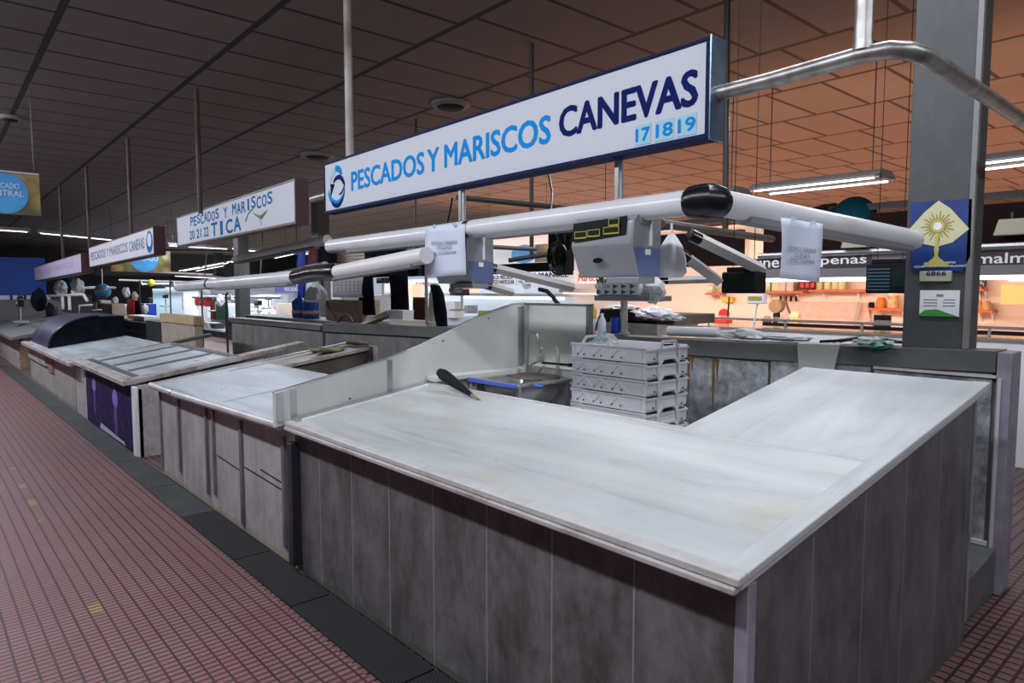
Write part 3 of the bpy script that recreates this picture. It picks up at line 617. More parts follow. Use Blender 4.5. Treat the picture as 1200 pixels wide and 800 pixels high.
# dark vertical guard strip and the floor-level stains at the joint of the two counters
tag(MB().box(-3.765, -3.70, 1.595, 1.645, 0.06, 0.78).build('corner_guard', M['rubber'], bevel=0.004), 'black vertical rubber strip covering the joint between grey tiled and marble counters', 'strip')

# ============================================================ STACK OF FISH CRATES
def crate(label, loc):
    t = thing('fish_crate', label, 'crate', loc, 0, 'white fish crates stacked behind the counter')
    w_, d_, h_ = 0.60, 0.42, 0.097; th = 0.012
    b = MB(); z1 = h_
    b.box(0, w_, 0, th, 0.012, z1).box(0, w_, d_ - th, d_, 0.012, z1)
    b.box(0, th, th, d_ - th, 0.012, z1 - 0.01).box(w_ - th, w_, th, d_ - th, 0.012, z1 - 0.01).box(0.01, w_ - 0.01, 0.01, d_ - 0.01, 0.0, 0.012)
    b.build('tub', M['crate'], t, local=True, bevel=0.003)
    b = MB()                                            # rim, ribs and zigzag braces of the long side
    b.box(-0.006, w_ + 0.006, -0.006, 0.002, z1 - 0.012, z1).box(-0.004, w_ + 0.004, -0.004, 0.001, 0.004, 0.014)
    b.box(w_ - 0.002, w_ + 0.006, -0.006, d_ + 0.006, z1 - 0.022, z1 - 0.010).box(-0.006, 0.002, -0.006, d_ + 0.006, z1 - 0.022, z1 - 0.010)
    for x in (0.10, 0.24, 0.38):
        b.prism([(x, -0.007, z1 - 0.014), (x + 0.012, -0.007, z1 - 0.014), (x + 0.085, -0.007, 0.014), (x + 0.073, -0.007, 0.014)], (0, 0.008, 0))
        b.prism([(x + 0.012, -0.004, z1 - 0.014), (x + 0.018, -0.004, z1 - 0.014), (x - 0.052, -0.004, 0.014), (x - 0.058, -0.004, 0.014)], (0, 0.005, 0))
    for x in (0.02, 0.565): b.box(x, x + 0.006, -0.005, 0.001, 0.014, z1 - 0.012)
    b.build('bracing', M['crate'], t, local=True)
    b = MB()                                            # handle hump on the short side
    hp = [(0.10, 0.0), (0.10, z1 - 0.012), (0.145, z1 + 0.038), (0.275, z1 + 0.038), (0.32, z1 - 0.012), (0.32, 0.0), (0.300, 0.0), (0.300, z1 - 0.018), (0.262, z1 + 0.020), (0.158, z1 + 0.020), (0.120, z1 - 0.018), (0.120, 0.0)]
    for x in (w_ + 0.004, -0.016): MB().prism([(x, y, z) for y, z in hp], (0.012, 0, 0)).build('end_handle', M['crate'], t, local=True, bevel=0.002)
    b.bm.free()
    MB().box(w_ + 0.002, w_ + 0.008, 0.165, 0.255, z1 + 0.004, z1 + 0.014).build('hand_slot', M['blackm'], t, local=True)
    MB().box(0.10, 0.42, -0.0055, -0.004, -0.002, 0.004).build('drain_slot', M['blackm'], t, local=True)
    b = MB()
    for x in (0.05, 0.105, 0.19, 0.25, 0.34, 0.41): b.box(x, x + 0.009, -0.0055, -0.003, 0.022, 0.031)
    for y in (0.07, 0.36): b.box(w_ + 0.001, w_ + 0.007, y, y + 0.008, 0.022, 0.031)
    b.build('peg_hole_pattern', M['blackm'], t, local=True)
    return t
CR = (-3.07, 3.24)
names = ['topmost', 'second', 'third', 'fourth', 'fifth', 'sixth', 'seventh', 'eighth', 'ninth', 'tenth', 'eleventh', 'lowest']
c0 = None
for k in range(12):
    z = 1.312 - 0.097 - k * 0.0985
    lab = 'white plastic fish crate, %s from the top of the stack behind the counter' % names[k] if 0 < k < 11 else 'white plastic fish crate, %s of the stack behind the counter' % names[k]
    if c0 is None: c0 = crate(lab, (CR[0], CR[1], z))
    else: copy_tree(c0, None, (CR[0] + 0.004 * (k % 3 - 1), CR[1] + 0.003 * (k % 2), z), lab)
tag(MB().box(-3.1, -2.4, 3.22, 3.68, 0.0, 0.130).build('pallet', M['oak']), 'low timber pallet under the crate stack', 'pallet')
tag(MB().blob((-2.93, 3.40, 1.27), (0.10, 0.12, 0.085), 0.22, 2.4, 5, 3).build('plastic_bag', M['bagc']), 'clear plastic bag bulging out of the top fish crate', 'bag')
tag(MB().blob((-3.02, 3.50, 1.27), (0.04, 0.06, 0.09), 0.25, 2.4, 8, 2).build('cloth', M['cyanrag']), 'blue cloth tucked in the back corner of the top fish crate', 'cloth')

# ============================================================ SECOND COUNTER (marble front)
Z2 = dict(z0=0.82, yy=1.60, s=0.142)
def z2(y): return 0.82 + 0.142 * (y - 1.6)
b2 = thing('marble_counter', 'pale veined marble counter base with vertical steel strips, second from the right', 'counter', (-5.2, 2.0, 0))
b = MB().hexa([(-6.6, 1.65, 0.012), (-3.77, 1.65, 0.012), (-3.77, 1.68, 0.012), (-6.6, 1.68, 0.012), (-6.6, 1.65, 0.765), (-3.77, 1.65, 0.825), (-3.77, 1.68, 0.825), (-6.6, 1.68, 0.765)])
o = b.build('front_panel', M['tica_front'], b2); o.data.transform(Matrix.Translation(Vector((-5.2, 2.0, 0)))); o.location = (5.2, -2.0, 0)
MB().prism([(-6.6, 1.68, 0), (-6.6, 3.45, 0), (-6.6, 3.45, z2(3.45) - 0.05), (-6.6, 1.68, z2(1.68) - 0.05)], (0.03, 0, 0)).build('side_panel', M['wmarble'], b2)
MB().prism([(-6.1, 2.5, 0), (-6.1, 3.45, 0), (-6.1, 3.45, z2(3.45) - 0.05), (-6.1, 2.5, z2(2.5) - 0.05)], (-0.03, 0, 0)).build('inner_panel', M['oakdark'], b2)
MB().box(-6.6, -5.98, 3.45, 3.50, 0, z2(3.45) + 0.01).build('end_panel', M['wmarble'], b2)
for i, (x, w_, z0_) in enumerate(((-6.57, 0.02, 0.02), (-6.03, 0.035, 0.10), (-5.33, 0.03, 0.07), (-5.17, 0.035, 0.10), (-4.62, 0.035, 0.02), (-3.92, 0.035, 0.06))):
    MB().box(x - w_ / 2, x + w_ / 2, 1.632, 1.65, z0_ + 0.04, 0.775).build('steel_strip', M['stripsteel'], b2, bevel=0.002)
b = MB()
for x0, x1, z in ((-5.12, -4.68, 0.44), (-4.58, -3.98, 0.46), (-4.3, -3.9, 0.50)):
    b.hexa([(x0, 1.647, z), (x1, 1.647, z - 0.02), (x1, 1.65, z - 0.02), (x0, 1.65, z), (x0, 1.647, z + 0.006), (x1, 1.647, z - 0.014), (x1, 1.65, z - 0.014), (x0, 1.65, z + 0.006)])
b.build('crack', M['blackm'], b2)
w2 = thing('worktop', 'glossy blue-white worktop of the second counter with a rounded metal front edge', 'worktop', (-5.2, 2.0, 0.85))
def q2(P, t, off=0.0, zf=z2): return MB().hexa([(x, y, zf(y) - t + off + e) for x, y, e in P] + [(x, y, zf(y) + off + e) for x, y, e in P])
E_ = 0.04
q2([(-6.62, 1.63, 0), (-3.80, 1.63, E_), (-3.80, 2.55, 0.02), (-6.62, 2.55, 0)], 0.03).build('front_slab', M['tica_top'], w2)
q2([(-6.62, 2.55, 0), (-6.08, 2.55, 0), (-6.05, 3.50, 0), (-6.62, 3.50, 0)], 0.03).build('side_slab', M['lip'], w2)
q2([(-6.62, 2.6, 0.012), (-6.56, 2.6, 0.012), (-6.56, 3.50, 0.012), (-6.62, 3.50, 0.012)], 0.02).build('side_rail', M['alu'], w2)
q2([(-6.44, 2.2, 0.008), (-6.40, 2.2, 0.008), (-6.40, 3.50, 0.012), (-6.44, 3.50, 0.012)], 0.015).build('side_rail', M['liplight'], w2)
MB().tube([(-6.70, 1.605, 0.80), (-5.9, 1.60, 0.808), (-3.80, 1.575, 0.872)], 0.028, 12).build('front_rail', M['railw'], w2)
MB().tube([(-6.69, 1.605, 0.805), (-6.66, 2.2, z2(2.2) - 0.005), (-6.62, 2.6, z2(2.6))], 0.018, 10).build('left_rail', M['lip'], w2)
MB().tube([(-6.03, 1.600, 0.807), (-5.98, 1.600, 0.8075)], 0.031, 12).build('rail_joint', M['alu'], w2)
b = MB()
for x in (-5.0,): b.hexa([(x, 1.66, z2(1.66) + 0.023), (x + 0.006, 1.66, z2(1.66) + 0.023), (x + 0.006, 2.54, z2(2.54) + 0.012), (x, 2.54, z2(2.54) + 0.012), (x, 1.66, z2(1.66) + 0.025), (x + 0.006, 1.66, z2(1.66) + 0.025), (x + 0.006, 2.54, z2(2.54) + 0.014), (x, 2.54, z2(2.54) + 0.014)])
b.build('joint', M['alu'], w2)
tag(MB().blob((-6.27, 3.1, z2(3.1) + 0.028), (0.11, 0.20, 0.026), 0.3, 2.2, 3, 3).build('rag', M['greengrime']), 'crumpled mossy green rag on the side arm of the second worktop', 'rag')
tag(MB().tube([(-6.45, 3.42, z2(3.4) + 0.035), (-6.08, 3.46, z2(3.4) + 0.04)], 0.018, 8).build('timber_bar', M['oak']), 'short timber bar at the end of the side arm of the second worktop', 'bar')

# ============================================================ THIRD COUNTER (purple poster)
Z3 = lambda y: 0.742 + 0.142 * (y - 1.6)
b3 = thing('poster_counter', 'narrow counter base with a purple jellyfish poster panel on its front', 'counter', (-8.9, 2.0, 0))
MB().box(-10.12, -7.42, 1.655, 1.69, 0.0, 0.68).build('front_frame', M['wmarble'], b3)
o = MB().box(-9.95, -7.53, 1.64, 1.655, 0.02, 0.69).build('poster_panel', M['ocean'], b3)
MB().box(-7.53, -7.42, 1.62, 1.66, 0.0, 0.70).build('corner_post', M['white'], b3, bevel=0.006)
for cx, cz, s in ((-9.45, 0.50, 0.8), (-8.35, 0.46, 1.0)):
    b = MB(); pts = [(cx + 0.13 * s * math.cos(R(t)), 1.638, cz + 0.125 * s * math.sin(R(t)) * (1.0 if math.sin(R(t)) > 0 else 0.6)) for t in range(0, 360, 20)]
    b.prism(pts, (0, -0.001, 0))
    for q in range(3): b.prism([(cx - 0.06 * s + q * 0.05 * s, 1.638, cz - 0.05), (cx - 0.04 * s + q * 0.05 * s, 1.638, cz - 0.05), (cx - 0.045 * s + q * 0.045 * s, 1.638, cz - 0.42 * s), (cx - 0.055 * s + q * 0.045 * s, 1.638, cz - 0.40 * s)], (0, -0.001, 0))
    b.build('jellyfish_print', M['jelly'], b3)
MB().prism([(-9.2, 1.638, 0.03), (-7.95, 1.638, 0.03), (-8.0, 1.638, 0.06), (-8.5, 1.638, 0.075), (-9.15, 1.638, 0.10)], (0, -0.001, 0)).build('torn_patch', M['signlilac'], b3)
MB().prism([(-7.42, 1.66, 0), (-7.42, 3.4, 0), (-7.42, 3.4, Z3(3.4) - 0.04), (-7.42, 1.66, Z3(1.66) - 0.04)], (-0.03, 0, 0)).build('side_panel', M['wmarble'], b3)
w3 = thing('worktop', 'white worktop with dark slots and a stone rim above the purple poster counter', 'worktop', (-8.9, 2.0, 0.75))
q2([(-10.3, 1.60, 0), (-7.62, 1.60, 0), (-7.62, 2.75, 0), (-10.3, 2.75, 0)], 0.03, 0, Z3).build('slab', M['tica_top'], w3)
for P, nm, m in (([(-10.34, 1.56), (-7.58, 1.56), (-7.58, 1.66), (-10.34, 1.66)], 'front_rim', 'lip'), ([(-7.72, 1.60), (-7.55, 1.60), (-7.75, 3.55), (-7.95, 3.55)], 'side_rim', 'lip'), ([(-10.34, 1.62), (-10.22, 1.62), (-10.22, 2.75), (-10.34, 2.75)], 'side_rim', 'liplight'), ([(-10.3, 2.7), (-7.7, 2.7), (-7.72, 2.78), (-10.3, 2.78)], 'back_rim', 'ledge')):
    q2([(x, y, 0.014) for x, y in P], 0.05, 0, Z3).build(nm, M[m], w3, bevel=0.006)
for x in (-9.75, -9.0, -8.3):
    q2([(x - 0.12, 1.78, 0.006), (x, 1.78, 0.006), (x - 0.10, 2.68, 0.006), (x - 0.22, 2.68, 0.006)], 0.012, 0, Z3).build('slot', M['ledge'], w3)
q2([(-10.2, 1.70, 0.008), (-7.75, 1.70, 0.008), (-7.75, 1.76, 0.008), (-10.2, 1.76, 0.008)], 0.012, 0, Z3).build('slot', M['ledge'], w3)

# ============================================================ FOURTH COUNTER (white slabs, dark blue cover)
Z4 = lambda y: 0.70 + 0.142 * (y - 1.6)
b4 = thing('slab_counter', 'white slab fronted counter base with a brown timber panel, fourth from the right', 'counter', (-12.8, 2.0, 0))
o = MB().box(-15.3, -10.85, 1.66, 1.70, 0.0, 0.62).build('front_panel', M['far_front'], b4); o.data.transform(Matrix.Translation(Vector((-12.8, 2.0, 0)))); o.location = (12.8, -2.0, 0)
MB().box(-15.3, -13.3, 1.63, 1.66, 0.42, 0.64).build('timber_panel', M['lip'], b4)
MB().box(-13.1, -12.6, 1.64, 1.66, 0.36, 0.62).build('timber_panel', M['oak'], b4)
MB().box(-10.85, -10.2, 1.67, 1.73, 0.0, 0.62).build('side_pier', M['wmarble'], b4)
w4 = thing('worktop', 'steel worktop in front of the dark blue cover on the white slab counter', 'worktop', (-12.8, 2.0, 0.7))
q2([(-15.4, 1.56, 0), (-10.5, 1.56, 0), (-10.9, 2.8, 0), (-15.4, 2.8, 0)], 0.035, 0, Z4).build('slab', M['tica_top'], w4)
q2([(-15.42, 1.54, 0.014), (-10.46, 1.54, 0.014), (-10.46, 1.62, 0.014), (-15.42, 1.62, 0.014)], 0.055, 0, Z4).build('front_rim', M['lip'], w4, bevel=0.006)
q2([(-10.56, 1.62, 0.014), (-10.44, 1.62, 0.014), (-10.95, 3.5, 0.014), (-11.1, 3.5, 0.014)], 0.05, 0, Z4).build('side_rim', M['ledge'], w4, bevel=0.006)
cv = thing('display_cover', 'dark blue quarter-round cover over the end of the white slab counter', 'cover', (-13.6, 2.0, 0.72))
arc = [(1.68 + 0.72 - 0.72 * math.cos(R(t)), 0.715 + 0.50 * math.sin(R(t))) for t in range(0, 95, 9)]
pr = arc + [(2.78, 1.215), (2.78, 0.86), (2.4, 0.80)]
MB().prism([(-15.2, y, z) for y, z in pr], (2.0, 0, 0)).build('shell', M['cover'], cv)
MB().prism([(-13.2, y, z) for y, z in pr], (0.02, 0, 0)).build('end_cap', M['navy'], cv)
MB().tube([(-13.17, y, z) for y, z in arc], 0.018, 6).build('edge_trim', M['black'], cv)
tb = thing('blue_tray', 'bright blue plastic tray on the steel worktop beside the dark blue cover', 'tray', (-11.6, 2.7, 0.86))
c = at_y(113, 399, 2.45)
b = MB().box(c.x - 0.45, c.x + 0.35, 2.40, 2.72, 0.84, 0.86)
for x0, x1, y0, y1 in ((-0.45, 0.35, 2.40, 2.42), (-0.45, 0.35, 2.70, 2.72), (-0.45, -0.43, 2.42, 2.70), (0.33, 0.35, 2.42, 2.70)): b.box(c.x + x0, c.x + x1, y0, y1, 0.84, 0.92)
b.build('body', M['bluepl'], tb)
# ============================================================ FIFTH COUNTER at the far left
b5 = thing('timber_counter', 'timber sided counter base at the far left edge', 'counter', (-20, 2.0, 0))
MB().box(-26, -17.4, 1.7, 1.74, 0, 0.60).build('front_panel', M['lip'], b5)
MB().box(-17.4, -17.34, 1.7, 2.9, 0, 0.62).build('side_panel', M['oak'], b5)
w5 = thing('worktop', 'dark sloping worktop at the far left edge', 'worktop', (-20, 2, 0.7))
Z5 = lambda y: 0.70 + 0.2 * (y - 1.6)
q2([(-26, 1.55, 0), (-17.1, 1.55, 0), (-17.3, 3.3, 0), (-26, 3.3, 0)], 0.06, 0, Z5).build('slab', M['beam'], w5)
q2([(-26, 2.1, 0.02), (-17.15, 2.1, 0.02), (-17.15, 2.2, 0.02), (-26, 2.2, 0.02)], 0.03, 0, Z5).build('rail', M['alu'], w5)
# ============================================================ HANGING SIGNS
def sign(name, label, A, B, h, t, face, frame, cap=None):
    """A = top left front corner, B = top right front corner (world)"""
    A, B = Vector(A), Vector(B); L = (B - A).length; rz = math.atan2(B.y - A.y, B.x - A.x)
    r = thing(name, label, 'sign', A, rz)
    sl = (B.z - A.z) / L
    sh = lambda b: [setattr(v.co, 'z', v.co.z + v.co.x * sl) for v in b.bm.verts]
    b = MB().box(0.012, L - 0.012, 0.0, 0.006, -h + 0.012, -0.012); sh(b); b.build('face_panel', face, r, local=True)
    b = MB()
    for x0, x1, z0, z1 in ((0, L, -0.014, 0), (0, L, -h, -h + 0.022), (0, 0.012, -h + 0.02, -0.014), (L - 0.02, L, -h + 0.02, -0.014)): b.box(x0, x1, -0.008, t, z0, z1)
    sh(b); b.build('frame', frame, r, local=True, bevel=0.002)
    b = MB().box(0.02, L - 0.02, t - 0.006, t, -h + 0.02, -0.012); sh(b); b.build('back_panel', frame, r, local=True)
    if cap:
        b = MB().box(L, L + 0.006, -0.008, t + 0.004, -h - 0.004, 0.004); sh(b); b.build('end_cap', cap, r, local=True)
    return r, L, sl
A = at_y(380, 192, 2.60); B = at_y(834, 43, 2.48)
B.z = (A.z + B.z) / 2; hh = 0.405
SG, SL, sl = sign('hanging_sign', 'large white lightbox sign reading PESCADOS Y MARISCOS CANEVAS in a dark blue frame', A, B, hh, 0.085, M['signw'], M['blueframe'], M['bluecap'])
def sign_text(r, s, m, x, z, w_, h_, sl, bold=0.0, name='lettering', depth=0.0015): return text(s, m, r, (x, 0, z + x * sl), w_, h_, bold=bold, name=name, depth=depth, skew=sl)
def proj(p):
    q = Vector(p) - Vector((0, 0, H)); w_ = q.dot(fw); return 600 + F * q.dot(rt) / w_
def along(A, B, px):
    """distance from A towards B of the point seen at image column px"""
    lo, hi = -0.3, 1.3
    for _ in range(40):
        m_ = (lo + hi) / 2
        if proj(A.lerp(B, m_)) < px: lo = m_
        else: hi = m_
    return lo * (B - A).length
def span_text(r, A, B, s, m, p0, p1, z, h, sl, bold=0.0, depth=0.0015):
    x0, x1 = along(A, B, p0), along(A, B, p1); return sign_text(r, s, m, x0, z, x1 - x0, h, sl, bold, depth=depth)
span_text(SG, A, B, 'PESCADOS', M['cyan'], 411.5, 496.5, -0.268, 0.138, sl, 0.034)
span_text(SG, A, B, 'Y', M['cyan'], 501, 514, -0.268, 0.138, sl, 0.034)
span_text(SG, A, B, 'MARISCOS', M['cyan'], 521, 645, -0.266, 0.138, sl, 0.034)
span_text(SG, A, B, 'CANEVAS', M['letnavy'], 656.5, 818, -0.256, 0.142, sl, 0.038)
for n, q0, q1 in (('17', 747, 763), ('18', 771, 790), ('19', 797, 817)):
    x0, x1 = along(A, B, q0 - 1.5), along(A, B, q1 + 1.5)
    MB().hexa([(x0, -0.0022, -0.375 + x0 * sl), (x1, -0.0022, -0.375 + x1 * sl), (x1, -0.0004, -0.375 + x1 * sl), (x0, -0.0004, -0.375 + x0 * sl), (x0, -0.0022, -0.288 + x0 * sl), (x1, -0.0022, -0.288 + x1 * sl), (x1, -0.0004, -0.288 + x1 * sl), (x0, -0.0004, -0.288 + x0 * sl)]).build('number_plate', M['ltcyan'], SG, local=True)
    span_text(SG, A, B, n, M['cyan'], q0, q1, -0.358, 0.055, sl, 0.03, 0.004)
# fish emblem: upper wave, lower crescents, fish
def ribbon(pts_out, pts_in, m, name, d=0.002):
    MB().prism([(x, -d, z) for x, z in pts_out + pts_in[::-1]], (0, d - 0.0005, 0)).build(name, m, SG, local=True)
cx_, cz_ = 0.215, -0.205
def arcp(cx, cz, rx, rz, a0, a1, n=14): return [(cx + rx * math.cos(R(a0 + (a1 - a0) * i / n)), cz + rz * math.sin(R(a0 + (a1 - a0) * i / n))) for i in range(n + 1)]
ribbon(arcp(cx_, cz_ - 0.01, 0.155, 0.145, 195, 345), arcp(cx_ + 0.01, cz_ + 0.025, 0.145, 0.135, 195, 340), M['cyan'], 'emblem_wave')
ribbon(arcp(cx_ + 0.01, cz_ - 0.02, 0.14, 0.15, 230, 350), arcp(cx_ + 0.01, cz_ - 0.005, 0.14, 0.13, 230, 348), M['letnavy'], 'emblem_wave', 0.003)
ribbon(arcp(cx_ + 0.02, cz_ + 0.045, 0.10, 0.115, 20, 150), arcp(cx_ + 0.0, cz_ + 0.03, 0.085, 0.085, 35, 160), M['cyan'], 'emblem_crest')
ribbon(arcp(cx_ + 0.0, cz_ + 0.04, 0.125, 0.11, 95, 175), arcp(cx_ + 0.01, cz_ + 0.03, 0.10, 0.07, 100, 180), M['ltcyan'], 'emblem_crest', 0.003)
ribbon(arcp(cx_ + 0.04, cz_ - 0.02, 0.115, 0.105, 12, 140), arcp(cx_ + 0.03, cz_ - 0.02, 0.095, 0.07, 20, 140), M['letnavy'], 'emblem_fish', 0.003)
ribbon(arcp(cx_ + 0.045, cz_ + 0.02, 0.11, 0.095, 275, 355), arcp(cx_ + 0.04, cz_ + 0.02, 0.10, 0.082, 275, 350), M['letnavy'], 'emblem_fish', 0.003)
ribbon([(cx_ - 0.105, cz_ + 0.03), (cx_ - 0.05, cz_ - 0.01), (cx_ - 0.03, cz_ + 0.02)], [(cx_ - 0.10, cz_ - 0.07), (cx_ - 0.06, cz_ - 0.02)], M['letnavy'], 'emblem_tail', 0.003)

A2 = at_y(207, 255, 2.85); B2 = at_y(346, 209, 2.68); 
S2, L2, sl2 = sign('hanging_sign', 'white sign reading PESCADOS Y MARISCOS TICA 20 21 22 with a maroon end', A2, B2, 0.405, 0.115, M['signw'], M['maroon'], M['maroon'])
# letters tumble as hand-cut capitals
def hand_letters(r, s, x0, x1, z, h, sl, m, jit=0.015, bold=0.012):
    n = len(s); w_ = (x1 - x0) / n
    for i, ch in enumerate(s):
        if ch == ' ': continue
        k = random.uniform(-jit, jit)
        ww = w_ * (0.30 if ch == 'I' else 0.82)
        sign_text(r, ch, m, x0 + i * w_ + (w_ * 0.25 if ch == 'I' else 0), z + k, ww, h, sl, bold)
hand_letters(S2, 'PESCADOS Y MARISCOS', along(A2, B2, 223), along(A2, B2, 320), -0.165, 0.115, sl2, M['teal'], bold=0.03)
hand_letters(S2, 'TICA', along(A2, B2, 247), along(A2, B2, 283), -0.36, 0.15, sl2, M['teal'], 0.006, 0.045)
for n, q0, q1 in (('20', 221.5, 227), ('21', 229.5, 235), ('22', 238, 243.5)): span_text(S2, A2, B2, n, M['teal'], q0, q1, -0.34, 0.11, sl2, 0.035)
# faint shrimp drawing
b = MB(); x = along(A2, B2, 287); 
b.tube([(x, -0.002, -0.28 + x * sl2), (x + 0.1, -0.002, -0.20 + x * sl2), (x + 0.25, -0.002, -0.16 + x * sl2)], 0.007, 5)
x = along(A2, B2, 300)
b.tube([(x - 0.1, -0.002, -0.21 + x * sl2), (x, -0.002, -0.24 + x * sl2), (x + 0.15, -0.002, -0.27 + x * sl2), (x + 0.3, -0.002, -0.22 + x * sl2)], [0.004, 0.012, 0.02, 0.006], 5)
b.tube([(x + 0.1, -0.002, -0.27 + x * sl2), (x + 0.14, -0.002, -0.35 + x * sl2)], 0.006, 5)
b.build('shrimp_drawing', M['seaweed'], S2, local=True)
A3 = at_y(104, 290, 2.75); B3 = at_y(180, 265, 2.65)
S3, L3, sl3 = sign('hanging_sign', 'pale sign reading CANEVAS with a small blue emblem, third from the right', A3, B3, 0.40, 0.14, M['signpale'], M['maroon'], M['maroon'])
span_text(S3, A3, B3, 'PESCADOS Y MARISCOS', M['steelink'], 106, 149, -0.265, 0.15, sl3, 0.03)
span_text(S3, A3, B3, 'CANEVAS', M['steelink'], 151, 168.5, -0.275, 0.16, sl3, 0.035)
for rr, m_, dz in ((0.16, 'teal', 0), (0.10, 'signpale', 0.03)):
    MB().prism([(along(A3, B3, 174.5) + rr * 1.2 * math.cos(R(t)), -0.002 - (0.16 - rr) * 0.02, -0.2 + dz + rr * math.sin(R(t)) + L3 * 0.93 * sl3) for t in range(0, 360, 24)], (0, 0.001, 0)).build('emblem', M[m_], S3, local=True)
A4 = at_y(40, 313, 2.75); B4 = at_y(95, 296, 2.65)
S4, L4, sl4 = sign('hanging_sign', 'lilac sign with faded lettering, farthest to the left', A4, B4, 0.40, 0.20, M['signlilac'], M['maroon'], M['maroon'])
sign_text(S4, 'PESCADOS Y MARISCOS', M['fadeink'], L4 * 0.12, -0.25, L4 * 0.75, 0.13, sl4, 0.0)

# ceiling hung pipe frame over the stalls
pf = thing('pipe_frame', 'galvanised pipe hung from the ceiling, bending back right of the big sign', 'pipe frame', (-1.0, 2.5, 2.44))
zp = 2.452
MB().tube([(-5.6, 2.66, zp - 0.02), (-3.0, 2.56, zp), (-1.35, 2.52, zp), (-1.02, 2.50, zp + 0.004), (-0.93, 2.515, zp + 0.004), (-0.885, 2.56, zp), (-0.865, 2.65, zp), (-0.87, 4.2, zp), (-0.88, 6.5, zp)], 0.030, 16).build('rail', M['pipe'], pf)
MB().tube([(-1.008, 2.50, zp + 0.02), (-1.008, 2.50, 4.1)], 0.030, 14).build('hanger', M['pipe'], pf)
MB().tube([(-1.008, 2.5, zp + 0.018), (-1.008, 2.5, zp + 0.05)], [0.034, 0.031], 14).build('weld', M['pipe'], pf)
def pole(px, Y, z0, m, lab, r=0.03):
    p = at_y(px, 100, Y); o = MB().tube([(p.x, Y, z0), (p.x, Y, 4.1)], r, 12).build('hanger_pole', m)
    return tag(o, lab, 'pole', 'poles hanging the signs from the ceiling')
pole(408.5, 2.62, 2.62, M['pipeold'], 'galvanised pole above the left end of the big sign')
pole(230, 2.78, 2.60, M['oldpipe'], 'brown aged pole above the left end of the TICA sign')
pole(147, 2.80, 2.46, M['oldpipe'], 'thin brown pole above the pale third sign')
pole(96.5, 2.80, 2.36, M['oldpipe'], 'thin brown pole above the end of the lilac sign')
pole(64, 2.80, 2.30, M['oldpipe'], 'farthest thin dark pole, left of the lilac sign')
for px, z0, lb in ((539, 2.00, 'left'), (723, 2.02, 'right')):
    p = at_y(px, 210, 2.56)
    tag(MB().tube([(p.x, 2.58, z0 + 0.05), (p.x, 2.58, 2.28)], 0.020, 10).box(p.x - 0.012, p.x + 0.012, 2.556, 2.562, z0 + 0.06, 2.27).build('support_bar', M['alu']), 'short aluminium bar joining sign and white lamp tube, %s one' % lb, 'bar')
# dark rails and hangers behind the sign
def dark_rod(p0, p1, Y0, Y1, r, lab, m='darkpipe', name='ceiling_rod', grp='dark rods behind the big sign'):
    a_ = at_y(p0[0], p0[1], Y0); b_ = at_y(p1[0], p1[1], Y1)
    return tag(MB().tube([a_, b_], r, 8).build(name, M[m]), lab, 'rod', grp)
dark_rod((535, 231), (665, 244), 3.4, 4.3, 0.022, 'dark iron rail running back under the big sign')
dark_rod((775, 262), (905, 280), 4.2, 6.6, 0.035, 'dark iron rail behind the black corner elbow')
dark_rod((572, 289), (627, 292), 3.4, 4.2, 0.018, 'short dark rail behind the second scale')
dark_rod((596, 305), (648, 297), 3.6, 3.9, 0.018, 'dark diagonal rail left of the coiled cable')
def dropper(px, py0, py1, Y, r, lab):
    a_ = at_y(px, py0, Y); b_ = at_y(px, py1, Y); 
    return tag(MB().tube([(a_.x, Y, 4.1), (b_.x, Y, b_.z)], r, 8).build('ceiling_dropper', M['darkpipe']), lab, 'rod', 'thin droppers from the ceiling')
for px, py1, Y, r, lab in ((850, 268, 5.2, 0.026, 'thick dark dropper just right of the big sign'), (623, 300, 4.8, 0.022, 'dark dropper left of the coiled cable'), (487, 262, 5.6, 0.018, 'thin dropper behind the left of the big sign'), (346, 292, 7.5, 0.03, 'dark dropper at the end of the TICA sign'), (305, 330, 8.5, 0.02, 'thin dropper over the far lamps'), (240, 322, 8.8, 0.02, 'thin dropper under the TICA sign'), (184, 250, 9.0, 0.02, 'pale thin dropper over the third sign')):
    dropper(px, 100, py1, Y, r, lab)
b = MB().tube([at_y(643, 205, 2.9), at_y(647, 225, 2.8), at_y(645, 250, 2.7)], 0.006, 6)
tag(b.build('cable', M['black']), 'black cable dropping from the big sign to the lamp tube', 'cable')
tag(MB().tube([at_y(530, 232, 2.62), at_y(527, 250, 2.58), at_y(524, 262, 2.52)], 0.006, 6).build('cable', M['black']), 'black cable beside the left aluminium bar', 'cable')

# ============================================================ WHITE LAMP TUBES (canopy)
def lamp_tube(label, pts, r, slot=None, ring=(), group=None, m='tube'):
    t = thing('lamp_tube', label, 'lamp', pts[0], 0)
    MB().tube(pts, r, 20).build('tube_shell', M[m], t)
    a_, b_ = Vector(pts[0]), Vector(pts[-1]); d = (b_ - a_); L = d.length; d.normalize(); n = d.cross(Vector((0, 0, 1))).normalized()
    for s0, s1 in (slot or ()):
        p = a_ + d * L * s0; q = a_ + d * L * s1; u = Vector((0, 0, 1)); bb = MB()
        P = []
        for c in (p, q): P.append([c - n * r * 0.72 + u * (-r * 0.72), c + n * r * 0.72 + u * (-r * 0.72), c + n * r * 0.72 + u * (-r * 1.25), c - n * r * 0.72 + u * (-r * 1.25)])
        bb.rings(P); bb.build('lamp_slot', M['tubeslot'], t, bevel=0.003)
    for s in ring:
        c = a_ + d * L * s; MB().tube([c - d * 0.022, c + d * 0.022], r * 1.07, 20).build('clamp_ring', M['black'], t)
    return t
P0 = at_y(388, 288, 2.50); PC = at_y(829, 234, 2.42)
